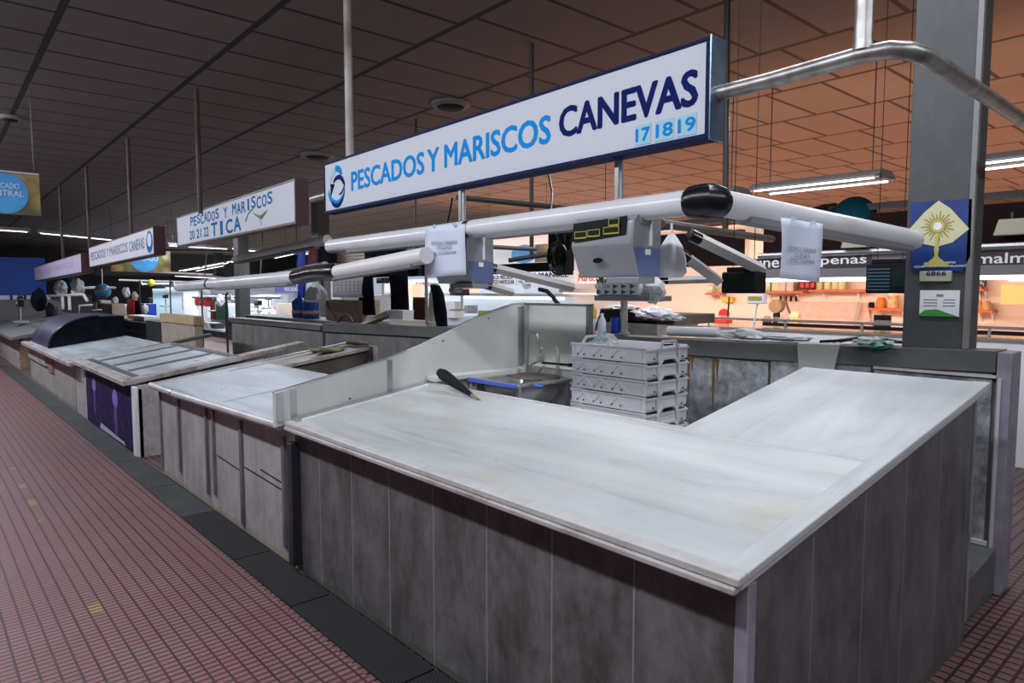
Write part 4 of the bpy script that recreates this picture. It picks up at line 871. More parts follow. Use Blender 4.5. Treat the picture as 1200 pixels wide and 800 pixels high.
P0.z = 1.99; PC.z = 2.008; PE = Vector((-1.365, 4.15, 1.925))
ux = (PC - P0).normalized(); uy = (PE - PC).normalized(); P1 = PC - ux * 0.07; PA = PC + uy * 0.07
lamp_tube('long white lamp tube under the big sign with two grey slots and a black ring', [P0, P1], 0.054, [(0.60, 0.93), (0.10, 0.50)], (0.545,))
lamp_tube('white lamp tube running back from the black corner elbow to the pillar', [PA, PE], 0.054, [(0.10, 0.95)])
el = [PC - ux * 0.085, PC - ux * 0.075, PC - ux * 0.03 + uy * 0.004, PC - ux * 0.008 + uy * 0.008, PC - ux * 0.002 + uy * 0.03, PC + uy * 0.075, PC + uy * 0.085]
tag(MB().tube(el, [0.060, 0.066, 0.070, 0.071, 0.070, 0.066, 0.060], 20).build('corner_elbow', M['black']), 'glossy black elbow joining the two white lamp tubes at the near corner', 'pipe elbow')
# neighbour's tubes
Q0 = at_y(209, 336, 2.55); Q1 = at_y(352, 324, 2.50); Q2 = at_y(392, 319, 2.42); Q3 = at_y(500, 299, 2.30)
lamp_tube('white lamp tube of the second stall left of the lower black elbow', [Q0, Q1], 0.058, [(0.42, 0.95)], (0.34,))
lamp_tube('greyish lamp tube rising from the lower black elbow to behind the white paper', [Q2, Q3], 0.05, [(0.02, 0.9)], m='tubegrey')
tag(MB().tube([Q1 + (Q0 - Q1).normalized() * 0.10] + [Q1.lerp(Q2, k / 6) + Vector((0, 0, 0.015 * math.sin(math.pi * k / 6))) for k in range(7)] + [Q2 + (Q3 - Q2).normalized() * 0.06], [0.06] + [0.068] * 7 + [0.058], 18).build('corner_elbow', M['black']), 'lower black elbow between the lamp tubes of the second stall', 'pipe elbow')
lamp_tube('grey lamp tube high behind the left end of the long white tube', [at_y(276, 304, 3.6), at_y(384, 281, 3.5)], 0.055, [(0.02, 0.9)], m='tubegrey')
lamp_tube('dull grey tube just above the lower black elbow', [at_y(300, 328, 4.0), at_y(381, 311, 3.9)], 0.05, (), m='tubegrey')
# aluminium braces
for i, (p0, p1, y0, y1, r, lb) in enumerate((((570, 312), (672, 337), 3.0, 3.6, 0.022, 'left brace sloping down from the second scale'), ((566, 333), (600, 343), 3.0, 3.3, 0.020, 'short brace below the left sloping brace'), ((809, 275), (893, 316), 3.4, 4.0, 0.026, 'upper brace beside the black scales at the right'), ((797, 296), (842, 329), 3.3, 3.7, 0.024, 'lower brace beside the white hanging bag'), ((770, 329), (838, 327), 3.6, 3.8, 0.016, 'level bar below the white hanging bag'))):
    a_ = at_y(*p0, y0); b_ = at_y(*p1, y1); t = thing('lamp_brace', 'aluminium ' + lb, 'brace', a_, 0, 'aluminium braces of the tube canopy')
    MB().tube([a_, b_], r * 1.5, 4).build('bar', M['braceal'], t); MB().tube([a_, a_ + (b_ - a_).normalized() * 0.07], r * 1.4, 10).build('joint', M['black'], t)

# ============================================================ HANGING SCALES
def scale(label, x0, y0):
    t = thing('hanging_scale', label, 'scale', (x0, y0, 1.68), 0, 'hanging fish scales under the long lamp tube')
    W_, z0 = 0.375, 0.0
    pr = [(0.05, 0.03), (0.17, 0.03), (0.17, 0.315), (0.035, 0.315), (0.0, 0.27), (-0.012, 0.17)]
    MB().prism([(0.02, y, z) for y, z in pr], (W_ - 0.02, 0, 0)).build('body', M['scale'], t, local=True, bevel=0.006)
    MB().prism([(W_, y, z) for y, z in [(0.03, 0.03), (0.185, 0.03), (0.185, 0.30), (0.02, 0.30), (-0.01, 0.27), (-0.015, 0.155)]], (0.012, 0, 0)).build('side_casing', M['scale'], t, local=True, bevel=0.004)
    MB().prism([(W_ + 0.011, y, z) for y, z in [(0.035, 0.035), (0.18, 0.035), (0.18, 0.155), (-0.01, 0.155), (0.01, 0.09)]], (0.003, 0, 0)).build('side_panel', M['scaleblue'], t, local=True)
    MB().box(W_ + 0.012, W_ + 0.018, 0.10, 0.115, 0.165, 0.30).box(W_ + 0.012, W_ + 0.017, 0.07, 0.105, 0.125, 0.15).build('side_label', M['white'], t, local=True)
    al = math.atan2(0.012, 0.10)
    MB().prism([(0.03, -0.014, 0.195), (0.345, -0.010, 0.215), (0.345, 0.000, 0.292), (0.03, 0.000, 0.280)], (0, -0.006, 0)).build('display_bezel', M['blackm'], t, local=True)
    for x, z, w_ in ((0.05, 0.207, 0.075), (0.13, 0.211, 0.075), (0.225, 0.217, 0.09), (0.255, 0.252, 0.06)):
        b = MB(); h = 0.030
        for q0, q1, r0, r1 in ((x, x + w_, z, z + 0.006), (x, x + w_, z + h, z + h + 0.003), (x, x + 0.003, z, z + h), (x + w_ - 0.003, x + w_, z, z + h)): b.box(q0, q1, -0.021, -0.0195, r0, r1)
        s_ = b.build('display_frame', M['yellow'], t, local=True)
        MB().box(x + 0.003, x + w_ - 0.003, -0.020, -0.019, z + 0.006, z + h).build('display', M['lcd'], s_, local=True)
    MB().prism([(0.175 + 0.028 * math.cos(R(q)), 0.004, 0.105 + 0.012 * math.sin(R(q))) for q in range(0, 360, 24)], (0, -0.006, 0)).build('badge', M['black'], t, local=True)
    MB().box(0.20, W_ + 0.01, 0.03, 0.15, 0.0, 0.03).build('load_plate', M['scale'], t, local=True, bevel=0.004)
    for x in (0.06, W_ - 0.06): MB().tube([(x, 0.09, 0.315), (x, 0.09, 0.36)], 0.01, 8).build('hanger', M['alu'], t, local=True)
    MB().lathe([(0.03, -0.02), (0.03, 0), (0.012, 0.002), (0.012, 0.03)], (0.12, 0.09, 0.0), 10).build('hook_mount', M['scale'], t, local=True)
    return t
s1 = scale('large grey scale with three yellow framed displays, facing the aisle', -2.255, 2.36)
s2 = copy_tree(s1, None, (-3.47, 2.40, 1.66), 'grey and blue scale half hidden behind the white paper')
# scale pan bag + tray under the big scale
tr = thing('bag_tray', 'small steel tray with green and white patterned bag below the large grey scale', 'tray', (-2.1, 3.0, 1.62), 0)
a_ = at_y(703, 346, 3.0); b_ = at_y(768, 342, 3.0)
MB().box(a_.x, b_.x, 2.95, 3.15, a_.z - 0.03, a_.z).build('tray', M['alu'], tr, bevel=0.003)
MB().box(a_.x + 0.01, b_.x - 0.07, 2.955, 3.10, a_.z, a_.z + 0.10).build('patterned_bag', M['white'], tr, bevel=0.012)
b = MB()
for i in range(5):
    for j in range(3):
        x = a_.x + 0.015 + i * (b_.x - a_.x - 0.09) / 5; z = a_.z + 0.005 + j * 0.031
        b.prism([(x, 2.954, z), (x + 0.038, 2.954, z + 0.015), (x, 2.954, z + 0.028)], (0, -0.001, 0))
b.build('green_triangles', M['green'], tr)
MB().blob((b_.x - 0.03, 3.03, a_.z + 0.03), (0.06, 0.06, 0.07), 0.25, 2.5, 6, 3).build('loose_bag', M['bag'], tr)
# support post from the ledge
po = thing('support_post', 'steel post rising from the dark ledge behind the crates to the patterned tray', 'post', (at_y(731, 390, 4.45).x, 4.45, 1.28))
px_ = at_y(731, 390, 4.45).x
MB().tube([(px_, 4.45, 1.285), (px_, 4.45, 1.98)], 0.030, 12).build('pole', M['steel'], po)
MB().tube([(px_, 4.45, 1.285), (px_, 4.45, 1.30)], 0.05, 12).build('foot_flange', M['steel'], po)
px2 = at_y(500, 380, 4.45).x
tag(MB().tube([(px2, 4.45, 1.262), (px2, 4.45, 2.3)], 0.018, 10).build('support_post', M['steel']), 'thin steel post rising from the ledge below the white paper', 'post')
# coiled cable
cc = at_y(651, 302, 2.62); b = MB(); pts = []
for q in range(0, 150): an = q * 0.25; k_ = int(q / 25); rr = 0.060 + 0.006 * math.sin(k_ * 2.1); pts.append((cc.x + 0.012 * math.sin(k_ * 1.7) + rr * math.cos(an), cc.y + 0.004 * k_, cc.z + 0.012 * math.cos(k_ * 2.3) + rr * math.sin(an) * 1.2))
pts = [(cc.x + 0.0, cc.y, 1.97), (cc.x + 0.02, cc.y, cc.z + 0.1)] + pts
b.tube(pts, 0.0065, 6); tag(b.build('coiled_cable', M['black']), 'black cable coiled in loops hanging left of the large grey scale', 'cable')
pb = at_y(675, 305, 2.75)
tag(MB().box(pb.x - 0.035, pb.x + 0.03, 2.62, 2.70, pb.z - 0.08, pb.z + 0.05).tube([(pb.x, 2.66, pb.z + 0.05), (pb.x, 2.66, 1.97)], 0.006, 6).build('power_box', M['blackm'], bevel=0.01), 'black power box between the coiled cable and the large grey scale', 'box')

# papers
def paper(label, P, lines, nrm):
    P = [Vector(p) for p in P]; t = thing('notice_paper', label, 'notice', P[0], 0)
    n = nrm.normalized(); G = []
    N = 8
    bm = MB()
    vs = [[bm.bm.verts.new(P[0].lerp(P[1], i / N).lerp(P[3].lerp(P[2], i / N), j / N) + n * 0.006 * math.sin(i * 0.9 + j * 0.5)) for i in range(N + 1)] for j in range(N + 1)]
    for j in range(N):
        for i in range(N): bm.bm.faces.new([vs[j][i], vs[j][i + 1], vs[j + 1][i + 1], vs[j + 1][i]])
    o = bm.build('sheet', M['paper'], t); sd = o.modifiers.new('thick', 'SOLIDIFY'); sd.thickness = 0.0008
    ux = (P[1] - P[0]); W_ = ux.length; rz = math.atan2(ux.y, ux.x)
    hgt = (P[3] - P[0]).length
    for i, (s, w_, dz) in enumerate(lines):
        c = P[0] + ux * 0.5 - Vector((0, 0, dz * hgt)) + n * 0.010
        text(s, M['ink'], t, c - t.location, w_ * W_, 0.020 * hgt / 0.3, rot=(R(90), 0, rz), align='CENTER', skew=ux.z / W_, depth=0, bold=0.01)
    for i in (0.25, 0.75):
        c = P[0] + ux * i + n * 0.008; MB().box(c.x - 0.012, c.x + 0.012, c.y - 0.003, c.y + 0.003, c.z - 0.008, c.z + 0.010).build('tape', M['bagc'], t)
    return t
paper('white notice sheet taped under the left part of the long lamp tube', [at_y(499, 266, 2.36), at_y(546, 262, 2.34), at_y(545, 322, 2.34), at_y(499, 325, 2.36)], [('ESTAMOS CERRADOS', 0.64, 0.36), ('DISCULPEN', 0.36, 0.45), ('las molestias', 0.58, 0.54)], Vector((0, -1, 0)))
cx = -1.375
paper('white notice sheet hanging from the lamp tube in front of the grocery stall', [at_x(915, 255, -1.40), at_x(963, 262, -1.345), at_x(962, 331, -1.345), at_x(915, 326, -1.40)], [('ESTAMOS CERRADOS', 0.66, 0.52), ('LUNES', 0.36, 0.62), ('DISCULPEN', 0.58, 0.71)], Vector((0.97, -0.25, 0)))
# hanging white bags near scale
def hang_bag(label, px, py0, py1, w_, Y, seed, m='bag', name='plastic_bag'):
    p0 = at_y(px, py0, Y); p1 = at_y(px, py1, Y); h = p0.z - p1.z
    rs = []
    for k, (zz, rr) in enumerate(((0, 0.15), (0.12, 0.35), (0.3, 0.62), (0.6, 0.85), (0.88, 0.95), (1.0, 0.7))):
        ring = []
        for q in range(28):
            an = 2 * math.pi * q / 28; f = 1 + 0.22 * math.sin(an * 5 + seed + zz * 2) * (1 - 0.3 * zz) + 0.1 * noise.noise(Vector((q * 0.7, zz * 5, seed)))
            ring.append((p0.x + w_ * rr * f * math.cos(an), Y + w_ * 0.55 * rr * f * math.sin(an), p0.z - h * zz))
        rs.append(ring)
    return tag(MB().rings(rs).tube([(p0.x, Y, p0.z - 0.01), (p0.x, Y, p0.z + 0.05)], 0.006, 5).build(name, M[m]), label, 'bag')
hang_bag('white carrier bag hanging just right of the large grey scale', 787, 274, 325, 0.088, 2.75, 1)
hang_bag('grey carrier bag hanging under the lower black elbow', 370, 331, 354, 0.16, 2.75, 4, 'bagg')
hang_bag('small clear bag tied on the lamp tube left of the white notice', 481, 286, 300, 0.05, 2.55, 2, 'bagc')
# black scales at the right, facing away
def dark_scale(label, c, w_, h_, back=False):
    t = thing('market_scale', label, 'scale', (c.x, c.y, c.z - h_ / 2), 0)
    MB().box(c.x - w_ / 2, c.x + w_ / 2, c.y, c.y + 0.13, c.z - h_ / 2, c.z + h_ / 2).build('body', M['blackm'], t, bevel=0.012)
    b = MB()
    for k in range(7): z = c.z - h_ / 2 + 0.02 + k * (h_ - 0.04) / 7; b.box(c.x - w_ * 0.44, c.x + w_ * 0.1, c.y - 0.004, c.y + 0.001, z, z + 0.008)
    b.build('keypad', M['lcd' if not back else 'slategreen'], t)
    MB().box(c.x + w_ * 0.16, c.x + w_ * 0.44, c.y - 0.005, c.y + 0.001, c.z - h_ * 0.3, c.z + h_ * 0.3).build('screen', M['lcd'], t)
    MB().box(c.x - w_ * 0.40, c.x + w_ * 0.40, c.y + 0.02, c.y + 0.12, c.z + h_ / 2, c.z + h_ / 2 + 0.03).build('top_cap', M['black'], t, bevel=0.005)
    for s_ in (-0.3, 0.3): MB().tube([(c.x + w_ * s_, c.y + 0.06, c.z + h_ / 2), (c.x + w_ * s_, c.y + 0.06, 4.098)], 0.0025, 6).build('hanger_wire', M['black'], t)
    return t
dark_scale('dark green-black scale hanging below the aluminium brace', at_y(865, 331, 3.9), 0.24, 0.135)
dark_scale('black scale with blue keypad hanging left of the pillar', at_y(1038, 326, 4.9), 0.26, 0.20, True)
sc3 = at_y(886, 354, 7.6)
t = thing('counter_scale', 'small white scale on an arm on the grocery counter', 'scale', (sc3.x, 7.6, 1.3))
MB().box(sc3.x - 0.12, sc3.x + 0.10, 7.6, 7.68, sc3.z - 0.02, sc3.z + 0.10).build('head', M['white'], t, bevel=0.01)
MB().box(sc3.x - 0.10, sc3.x + 0.07, 7.59, 7.6, sc3.z + 0.03, sc3.z + 0.07).build('display', M['yellow'], t)
MB().tube([(sc3.x, 7.64, sc3.z), (sc3.x - 0.02, 7.64, sc3.z - 0.10), (sc3.x - 0.05, 7.64, 1.20)], 0.012, 8).build('arm', M['white'], t)

# ============================================================ PILLAR POSTERS
def panelY(px0, py0, px1, py1, Y, t_=0.004):
    a_ = at_y(px0, py1, Y); b_ = at_y(px1, py0, Y); return MB().box(a_.x, b_.x, Y, Y + t_, a_.z, b_.z), a_, b_
ps = thing('poster', 'dark blue poster of a golden monstrance on the grey pillar', 'poster', (-1.33, 4.39, 1.75))
q = [at_y(*p, 4.385) for p in ((1067, 237), (1139, 233), (1137, 300), (1128, 318), (1067, 316))]
MB().prism(list(reversed(q)), (0, 0.006, 0)).build('sheet', M['posterblue'], ps)
q = [at_y(*p, 4.383) for p in ((1100, 235), (1114, 244), (1136, 268), (1116, 284), (1098, 289), (1070, 283), (1066, 268), (1084, 248))]
MB().prism(list(reversed(q)), (0, -0.001, 0)).build('diamond_field', M['cream'], ps)
c = at_y(1099, 265, 4.381)
b = MB()
for k in range(22):
    an = 2 * math.pi * k / 22; r0, r1 = 0.028, (0.085 if k % 2 else 0.068)
    d1 = Vector((math.cos(an), 0, math.sin(an))); n1 = Vector((-math.sin(an), 0, math.cos(an))) * 0.004
    b.prism([c + d1 * r0 + n1, c + d1 * r1 + n1 * 0.4, c + d1 * r1 - n1 * 0.4, c + d1 * r0 - n1], (0, -0.001, 0))
b.build('sunburst', M['goldd'], ps)
MB().prism([c + Vector((0.036 * math.cos(R(k)), -0.001, 0.036 * math.sin(R(k)))) for k in range(0, 360, 20)], (0, -0.001, 0)).build('host_ring', M['goldp'], ps)
MB().prism([c + Vector((0.022 * math.cos(R(k)), -0.0025, 0.022 * math.sin(R(k)))) for k in range(0, 360, 20)], (0, -0.001, 0)).build('host', M['white'], ps)
b = MB(); st = [(0.010, -0.04), (0.006, -0.10), (0.013, -0.13), (0.008, -0.16), (0.014, -0.175), (0.035, -0.195), (0.062, -0.215), (0.064, -0.228)]
b.prism([c + Vector((x, -0.003, z)) for x, z in st] + [c + Vector((-x, -0.003, z)) for x, z in reversed(st)], (0, -0.001, 0)); b.build('stem_and_foot', M['goldp'], ps)
for s_, py, w_ in (('ADORACION EUCARISTICA', 309, 0.16), ('CELEBRACION DEL MILAGRO', 313, 0.26)):
    p = at_y(1101, py, 4.381); text(s_, M['white'], ps, p - ps.location, w_, 0.011, align='CENTER', depth=0, bold=0.02)
b, a1, b1 = panelY(1077, 317, 1115, 330, 4.375, 0.03); pl = tag(b.build('number_box', M['creamplate'], bevel=0.004), 'small cream box with the number 6866 under the monstrance poster', 'number box')
text('6866', M['letnavy'], pl, (-0.045, -0.0155, 0.034), 0.10, 0.024, bold=0.02)
b, a1, b1 = panelY(1077, 340, 1125, 370, 4.39, 0.008); nt_ = thing('notice_card', 'white notice card with a green wave at its foot on the grey pillar', 'notice', (a1.x, 4.39, a1.z)); b.build('card', M['white'], nt_)
cw = b1.x - a1.x
MB().prism([(a1.x, 4.389, a1.z), (b1.x, 4.389, a1.z), (b1.x - cw * 0.25, 4.389, a1.z + 0.018), (a1.x + cw * 0.45, 4.389, a1.z + 0.040), (a1.x + cw * 0.15, 4.389, a1.z + 0.035), (a1.x, 4.389, a1.z + 0.01)], (0, -0.001, 0)).build('green_wave', M['greenp'], nt_)
b = MB()
for k in range(3):
    z = b1.z - 0.055 - k * 0.017; b.box(a1.x + 0.02, a1.x + 0.09, 4.388, 4.389, z, z + 0.004); b.box(a1.x + 0.12, b1.x - 0.02, 4.388, 4.389, z, z + 0.004)
b.box(a1.x + cw * 0.42, a1.x + cw * 0.60, 4.388, 4.389, b1.z - 0.035, b1.z - 0.022); b.build('printed_lines', M['ink'], nt_)

# ============================================================ THINGS ON THE LEDGE
LZ = lambda x: 1.262 + (x + 5.4) / (5.4 - 0.94) * 0.063 if x > -5.4 else 1.19 + (x + 8.9) / 3.5 * 0.072
def ledge_x(px, Y=4.45): return at_y(px, 395, Y).x
x = ledge_x(784); xe = ledge_x(838)
rl = thing('film_roll', 'white plastic film roll lying on the dark ledge', 'roll', (x, 4.45, LZ(x)))
b = MB().tube([(x, 4.44, LZ(x) + 0.038), (xe, 4.50, LZ(xe) + 0.038)], 0.038, 16); b.build('film', M['white'], rl)
MB().tube([(x - 0.003, 4.4397, LZ(x) + 0.038), (x + 0.02, 4.44, LZ(x) + 0.038)], 0.013, 12).build('core', M['black'], rl)
for px, w_, h_, m, lab, nm in ((852, 0.22, 0.045, 'bagc', 'folded clear plastic sheet beside the film roll', 'plastic_sheet'), (872, 0.24, 0.075, 'bag', 'whitish flattened packet on the ledge right of the film roll', 'plastic_packet'), (918, 0.40, 0.05, 'bag', 'long clear plastic packet on the ledge below the white scale', 'plastic_packet'), (885, 0.18, 0.035, 'white', 'flat white pack on the ledge beside the long clear packet', 'plastic_packet')):
    x = ledge_x(px); bb = MB().blob((x, 4.47, LZ(x) + h_ / 2), (w_ / 2, 0.06, h_ / 1.8), 0.14, 2.2, px, 3)
    tag(bb.build(nm, M[m]), lab, 'packet')
cs = thing('cable_bundle', 'bundle of black cables lying along the ledge left of the pillar', 'cable', (-2.0, 4.45, 1.3)); b = MB()
for k in range(4):
    x0 = ledge_x(965 + 6 * k); x1 = ledge_x(1058 - 3 * k)
    b.tube([(x0, 4.40 + 0.02 * k, LZ(x0) + 0.010), (x0 * 0.6 + x1 * 0.4, 4.43 + 0.02 * k, LZ(x0) + 0.03 + 0.006 * k), (x1, 4.46 + 0.015 * k, LZ(x1) + 0.022)], 0.010, 6)
b.build('cables', M['black'], cs)
x = ledge_x(970)
tag(MB().hexa([(x - 0.12, 4.322, 1.10), (x + 0.09, 4.322, 1.09), (x + 0.09, 4.328, 1.09), (x - 0.12, 4.328, 1.10), (x - 0.14, 4.322, 1.305), (x + 0.13, 4.322, 1.312), (x + 0.13, 4.36, 1.318), (x - 0.14, 4.36, 1.31)]).build('hanging_bag', M['bagg']), 'thin grey plastic bag draped over the front of the ledge', 'bag')
tag(MB().blob((-1.62, 4.33, 1.335), (0.10, 0.05, 0.035), 0.35, 3, 9, 3).build('plastic_packet', M['bagteal']), 'crumpled green and white packet at the foot of the pillar', 'packet')
x = ledge_x(712)
jg = thing('blue_jug', 'dark blue plastic jug on the ledge left of the steel post', 'jug', (x, 4.47, LZ(x)))
xj_ = ledge_x(721)
MB().lathe([(0.048, 0), (0.052, 0.01), (0.052, 0.12), (0.046, 0.135), (0.046, 0.13), (0.02, 0.13)], (xj_, 4.47, LZ(xj_)), 18).build('body', M['bluepl'], jg)
MB().tube([(xj_ + 0.05, 4.47, LZ(x) + 0.11), (xj_ + 0.08, 4.47, LZ(x) + 0.09), (xj_ + 0.08, 4.47, LZ(x) + 0.05), (xj_ + 0.05, 4.47, LZ(x) + 0.03)], 0.008, 8).build('handle', M['bluepl'], jg)
x = ledge_x(706); bo = thing('spray_bottle', 'white bottle with a blue trigger on the ledge', 'bottle', (x, 4.44, LZ(x)))
MB().lathe([(0.034, 0), (0.036, 0.01), (0.036, 0.10), (0.02, 0.135), (0.014, 0.15), (0.014, 0.17)], (x, 4.44, LZ(x)), 14).build('bottle', M['white'], bo)
MB().tube([(x - 0.005, 4.42, LZ(x) + 0.15), (x - 0.03, 4.41, LZ(x) + 0.08), (x - 0.04, 4.41, LZ(x) + 0.02)], 0.009, 6).build('trigger', M['bluepl'], bo)
x = ledge_x(694)
bo = thing('sauce_bottle', 'yellow squeeze bottle with a white and red label near the splash guard', 'bottle', (x, 4.46, LZ(x)))
MB().lathe([(0.03, 0.0), (0.032, 0.01), (0.032, 0.11), (0.030, 0.12)], (x, 4.46, LZ(x)), 14).build('label_band', M['white'], bo)
MB().lathe([(0.030, 0.12), (0.030, 0.19), (0.012, 0.22), (0.004, 0.26)], (x, 4.46, LZ(x)), 14).build('bottle', M['yel2'], bo)
x = ledge_x(676)
bo = thing('orange_drill', 'orange and black tool standing behind the splash guard', 'tool', (x, 4.5, LZ(x)))
MB().box(x - 0.05, x + 0.09, 4.46, 4.54, LZ(x), LZ(x) + 0.10).build('stand', M['cardboard'], bo)
MB().lathe([(0.05, 0), (0.062, 0.02), (0.062, 0.10), (0.03, 0.13)], (x + 0.02, 4.5, LZ(x) + 0.10), 14).build('body', M['amberp'], bo)
MB().tube([(x - 0.12, 4.5, LZ(x) + 0.19), (x - 0.02, 4.5, LZ(x) + 0.19)], 0.018, 8).build('nozzle', M['black'], bo)
# water bottles, cartons, trousers hanging left of centre
for k, px in enumerate((352, 365)):
    x = at_y(px, 370, 4.9).x; z = 1.262
    bo = thing('water_bottle', 'large blue water bottle on the ledge, %s of the pair' % ('left' if k == 0 else 'right'), 'bottle', (x, 4.9, 1.2), 0, 'large blue water bottles')
    MB().lathe([(0.12, 0), (0.135, 0.02), (0.135, 0.12), (0.125, 0.14), (0.135, 0.16), (0.135, 0.26), (0.09, 0.31), (0.035, 0.34), (0.035, 0.38)], (x, 4.9, 1.2), 18).build('body', M['bluebottle'], bo)
    MB().lathe([(0.137, 0.07), (0.138, 0.075), (0.138, 0.115), (0.137, 0.12)], (x, 4.9, 1.2), 18).build('label_band', M['cardboard'], bo)
    MB().lathe([(0.038, 0.37), (0.038, 0.41), (0.0001, 0.412)], (x, 4.9, 1.2), 12).build('cap', M['bluepl'], bo)
struct(MB().box(-12.6, -4.2, 4.62, 5.25, 0.0, 1.2).build('trim_back_bench', M['ledge'], bevel=0.01))
def carton(px0, py0, px1, py1, Y, d, m, lab, cat='box', name='carton', lid=None, grp=None, bev=0.004):
    a_ = at_y(px0, py1, Y); b_ = at_y(px1, py0, Y); t = thing(name, lab, cat, ((a_.x + b_.x) / 2, Y + d / 2, a_.z), 0, grp)
    MB().box(a_.x, b_.x, Y, Y + d, a_.z, b_.z).build('body', M[m], t, bevel=bev)
    if lid: MB().box(a_.x - 0.004, b_.x + 0.004, Y - 0.006, Y + d, b_.z - (b_.z - a_.z) * 0.22, b_.z + 0.004).build('lid', M[lid], t, bevel=0.003)
    return t
carton(382, 352, 424, 378, 4.9, 0.3, 'kraft', 'brown cardboard box on the ledge right of the water bottles', lid='cardboard')
carton(456, 364, 472, 378, 4.6, 0.16, 'white', 'white box standing on the ledge under the hanging trousers', lid='white')
carton(400, 347, 436, 367, 5.6, 0.3, 'wallw', 'pale green-white machine behind the cardboard box', 'machine', 'machine')
t = thing('timber_plank', 'pale plank leaning on the ledge left of the white box', 'plank', at_y(436, 372, 4.6))
a_ = at_y(420, 380, 4.55); b_ = at_y(452, 364, 4.7); d = (b_ - a_)
MB().prism([a_, a_ + d, a_ + d + Vector((0.06, 0.02, -0.05)), a_ + Vector((0.09, 0, -0.005))], (0, 0.16, 0.0)).build('board', M['plank'], t)
carton(456, 377, 500, 380, 4.45, 0.14, 'plank', 'flat pale board lying on the ledge', 'board', 'board')
hr = thing('hand_hook', 'dark red hooked rod leaning on the ledge beside the cardboard box', 'hook', at_y(398, 378, 4.5))
pts = [at_y(*p, 4.5) for p in ((376, 322), (379, 340), (386, 362), (396, 377), (400, 372), (406, 369), (412, 371), (415, 377))]
MB().tube(pts, 0.016, 8).build('rod', M['darkrodred'], hr); MB().tube([at_y(376, 318, 4.5), at_y(376, 330, 4.5)], 0.022, 8).build('grip', M['black'], hr)
# garments
def garment(label, cols, Y, d, m, cat='clothes', name='hanging_cloth'):
    """cols: list of (px_left, px_right, py) down the garment"""
    rs = []
    for (l, r_, py) in cols:
        a_ = at_y(l, py, Y); b_ = at_y(r_, py, Y); ring = []
        for q in range(24):
            an = 2 * math.pi * q / 24; cx = (a_.x + b_.x) / 2; hx = (b_.x - a_.x) / 2
            ring.append((cx + hx * math.cos(an), Y + d * math.sin(an) * (1 + 0.25 * math.sin(an * 4 + py * 0.1)), a_.z))
        rs.append(ring)
    return tag(MB().rings(rs).build(name, M[m]), label, cat)
garment('black trousers leg hanging over the ledge, right one', [(452, 477, 305), (455, 477, 312), (458, 478, 340), (459, 479, 365)], 4.9, 0.05, 'navy')
garment('black trousers leg hanging over the ledge, left one', [(427, 436, 318), (424, 437, 335), (419, 439, 360), (418, 440, 368)], 4.95, 0.05, 'navy')
garment('black cloth hung high behind the long lamp tube', [(427, 475, 285), (427, 472, 295), (428, 470, 306)], 5.1, 0.06, 'navy')
garment('navy and white apron hanging beside the thin steel post', [(505, 514, 334), (508, 519, 345), (510, 522, 365), (513, 523, 382)], 4.55, 0.05, 'navy', 'apron', 'apron')
garment('cream cloth hanging beside the navy apron', [(507, 512, 332), (504, 511, 350), (503, 510, 368), (503, 512, 381)], 4.65, 0.04, 'plank')
garment('dark red jacket hanging behind the dull grey tube', [(366, 374, 292), (363, 378, 300), (362, 378, 311)], 5.0, 0.08, 'darkredcloth')
garment('black jacket hanging behind the left end of the long lamp tube', [(376, 390, 289), (375, 392, 300), (375, 393, 314)], 5.0, 0.09, 'navy')
garment('blue cloth hanging above the water bottles', [(352, 356, 293), (349, 357, 310), (350, 358, 330), (350, 357, 352)], 5.0, 0.05, 'bluepl')
garment('dark brown curtain beside the apron', [(484, 500, 348), (484, 500, 374)], 5.6, 0.04, 'maroonc')
# pale crate and calendar hanging
cr_ = thing('calendar_board', 'white wall planner with a grid hanging under the lamp tube', 'calendar', at_y(400, 340, 4.9))
a_ = at_y(390, 348, 4.9); b_ = at_y(425, 318, 4.9); MB().box(a_.x, b_.x, 4.9, 4.92, a_.z, b_.z).build('sheet', M['white'], cr_)
b = MB()
for i in range(7):
    for j in range(4): x = a_.x + 0.03 + i * (b_.x - a_.x - 0.04) / 7; z = a_.z + 0.08 + j * 0.045; b.box(x, x + 0.025, 4.896, 4.899, z, z + 0.02)
b.build('date_grid', M['ink'], cr_)
wc = thing('wooden_crate', 'pale slatted wooden crate high behind the left end of the long tube', 'crate', at_y(410, 312, 5.2))
a_ = at_y(393, 312, 5.2); b_ = at_y(426, 292, 5.2); b = MB()
for k in range(5): z = a_.z + k * (b_.z - a_.z) / 5; b.box(a_.x, b_.x, 5.2, 5.215, z + 0.005, z + (b_.z - a_.z) / 5 - 0.005)
b.build('slats', M['plank'], wc); MB().box(a_.x, a_.x + 0.03, 5.215, 5.6, a_.z, b_.z).build('side_board', M['oak'], wc); MB().box(b_.x - 0.03, b_.x, 5.215, 5.6, a_.z, b_.z).build('side_board', M['oak'], wc)
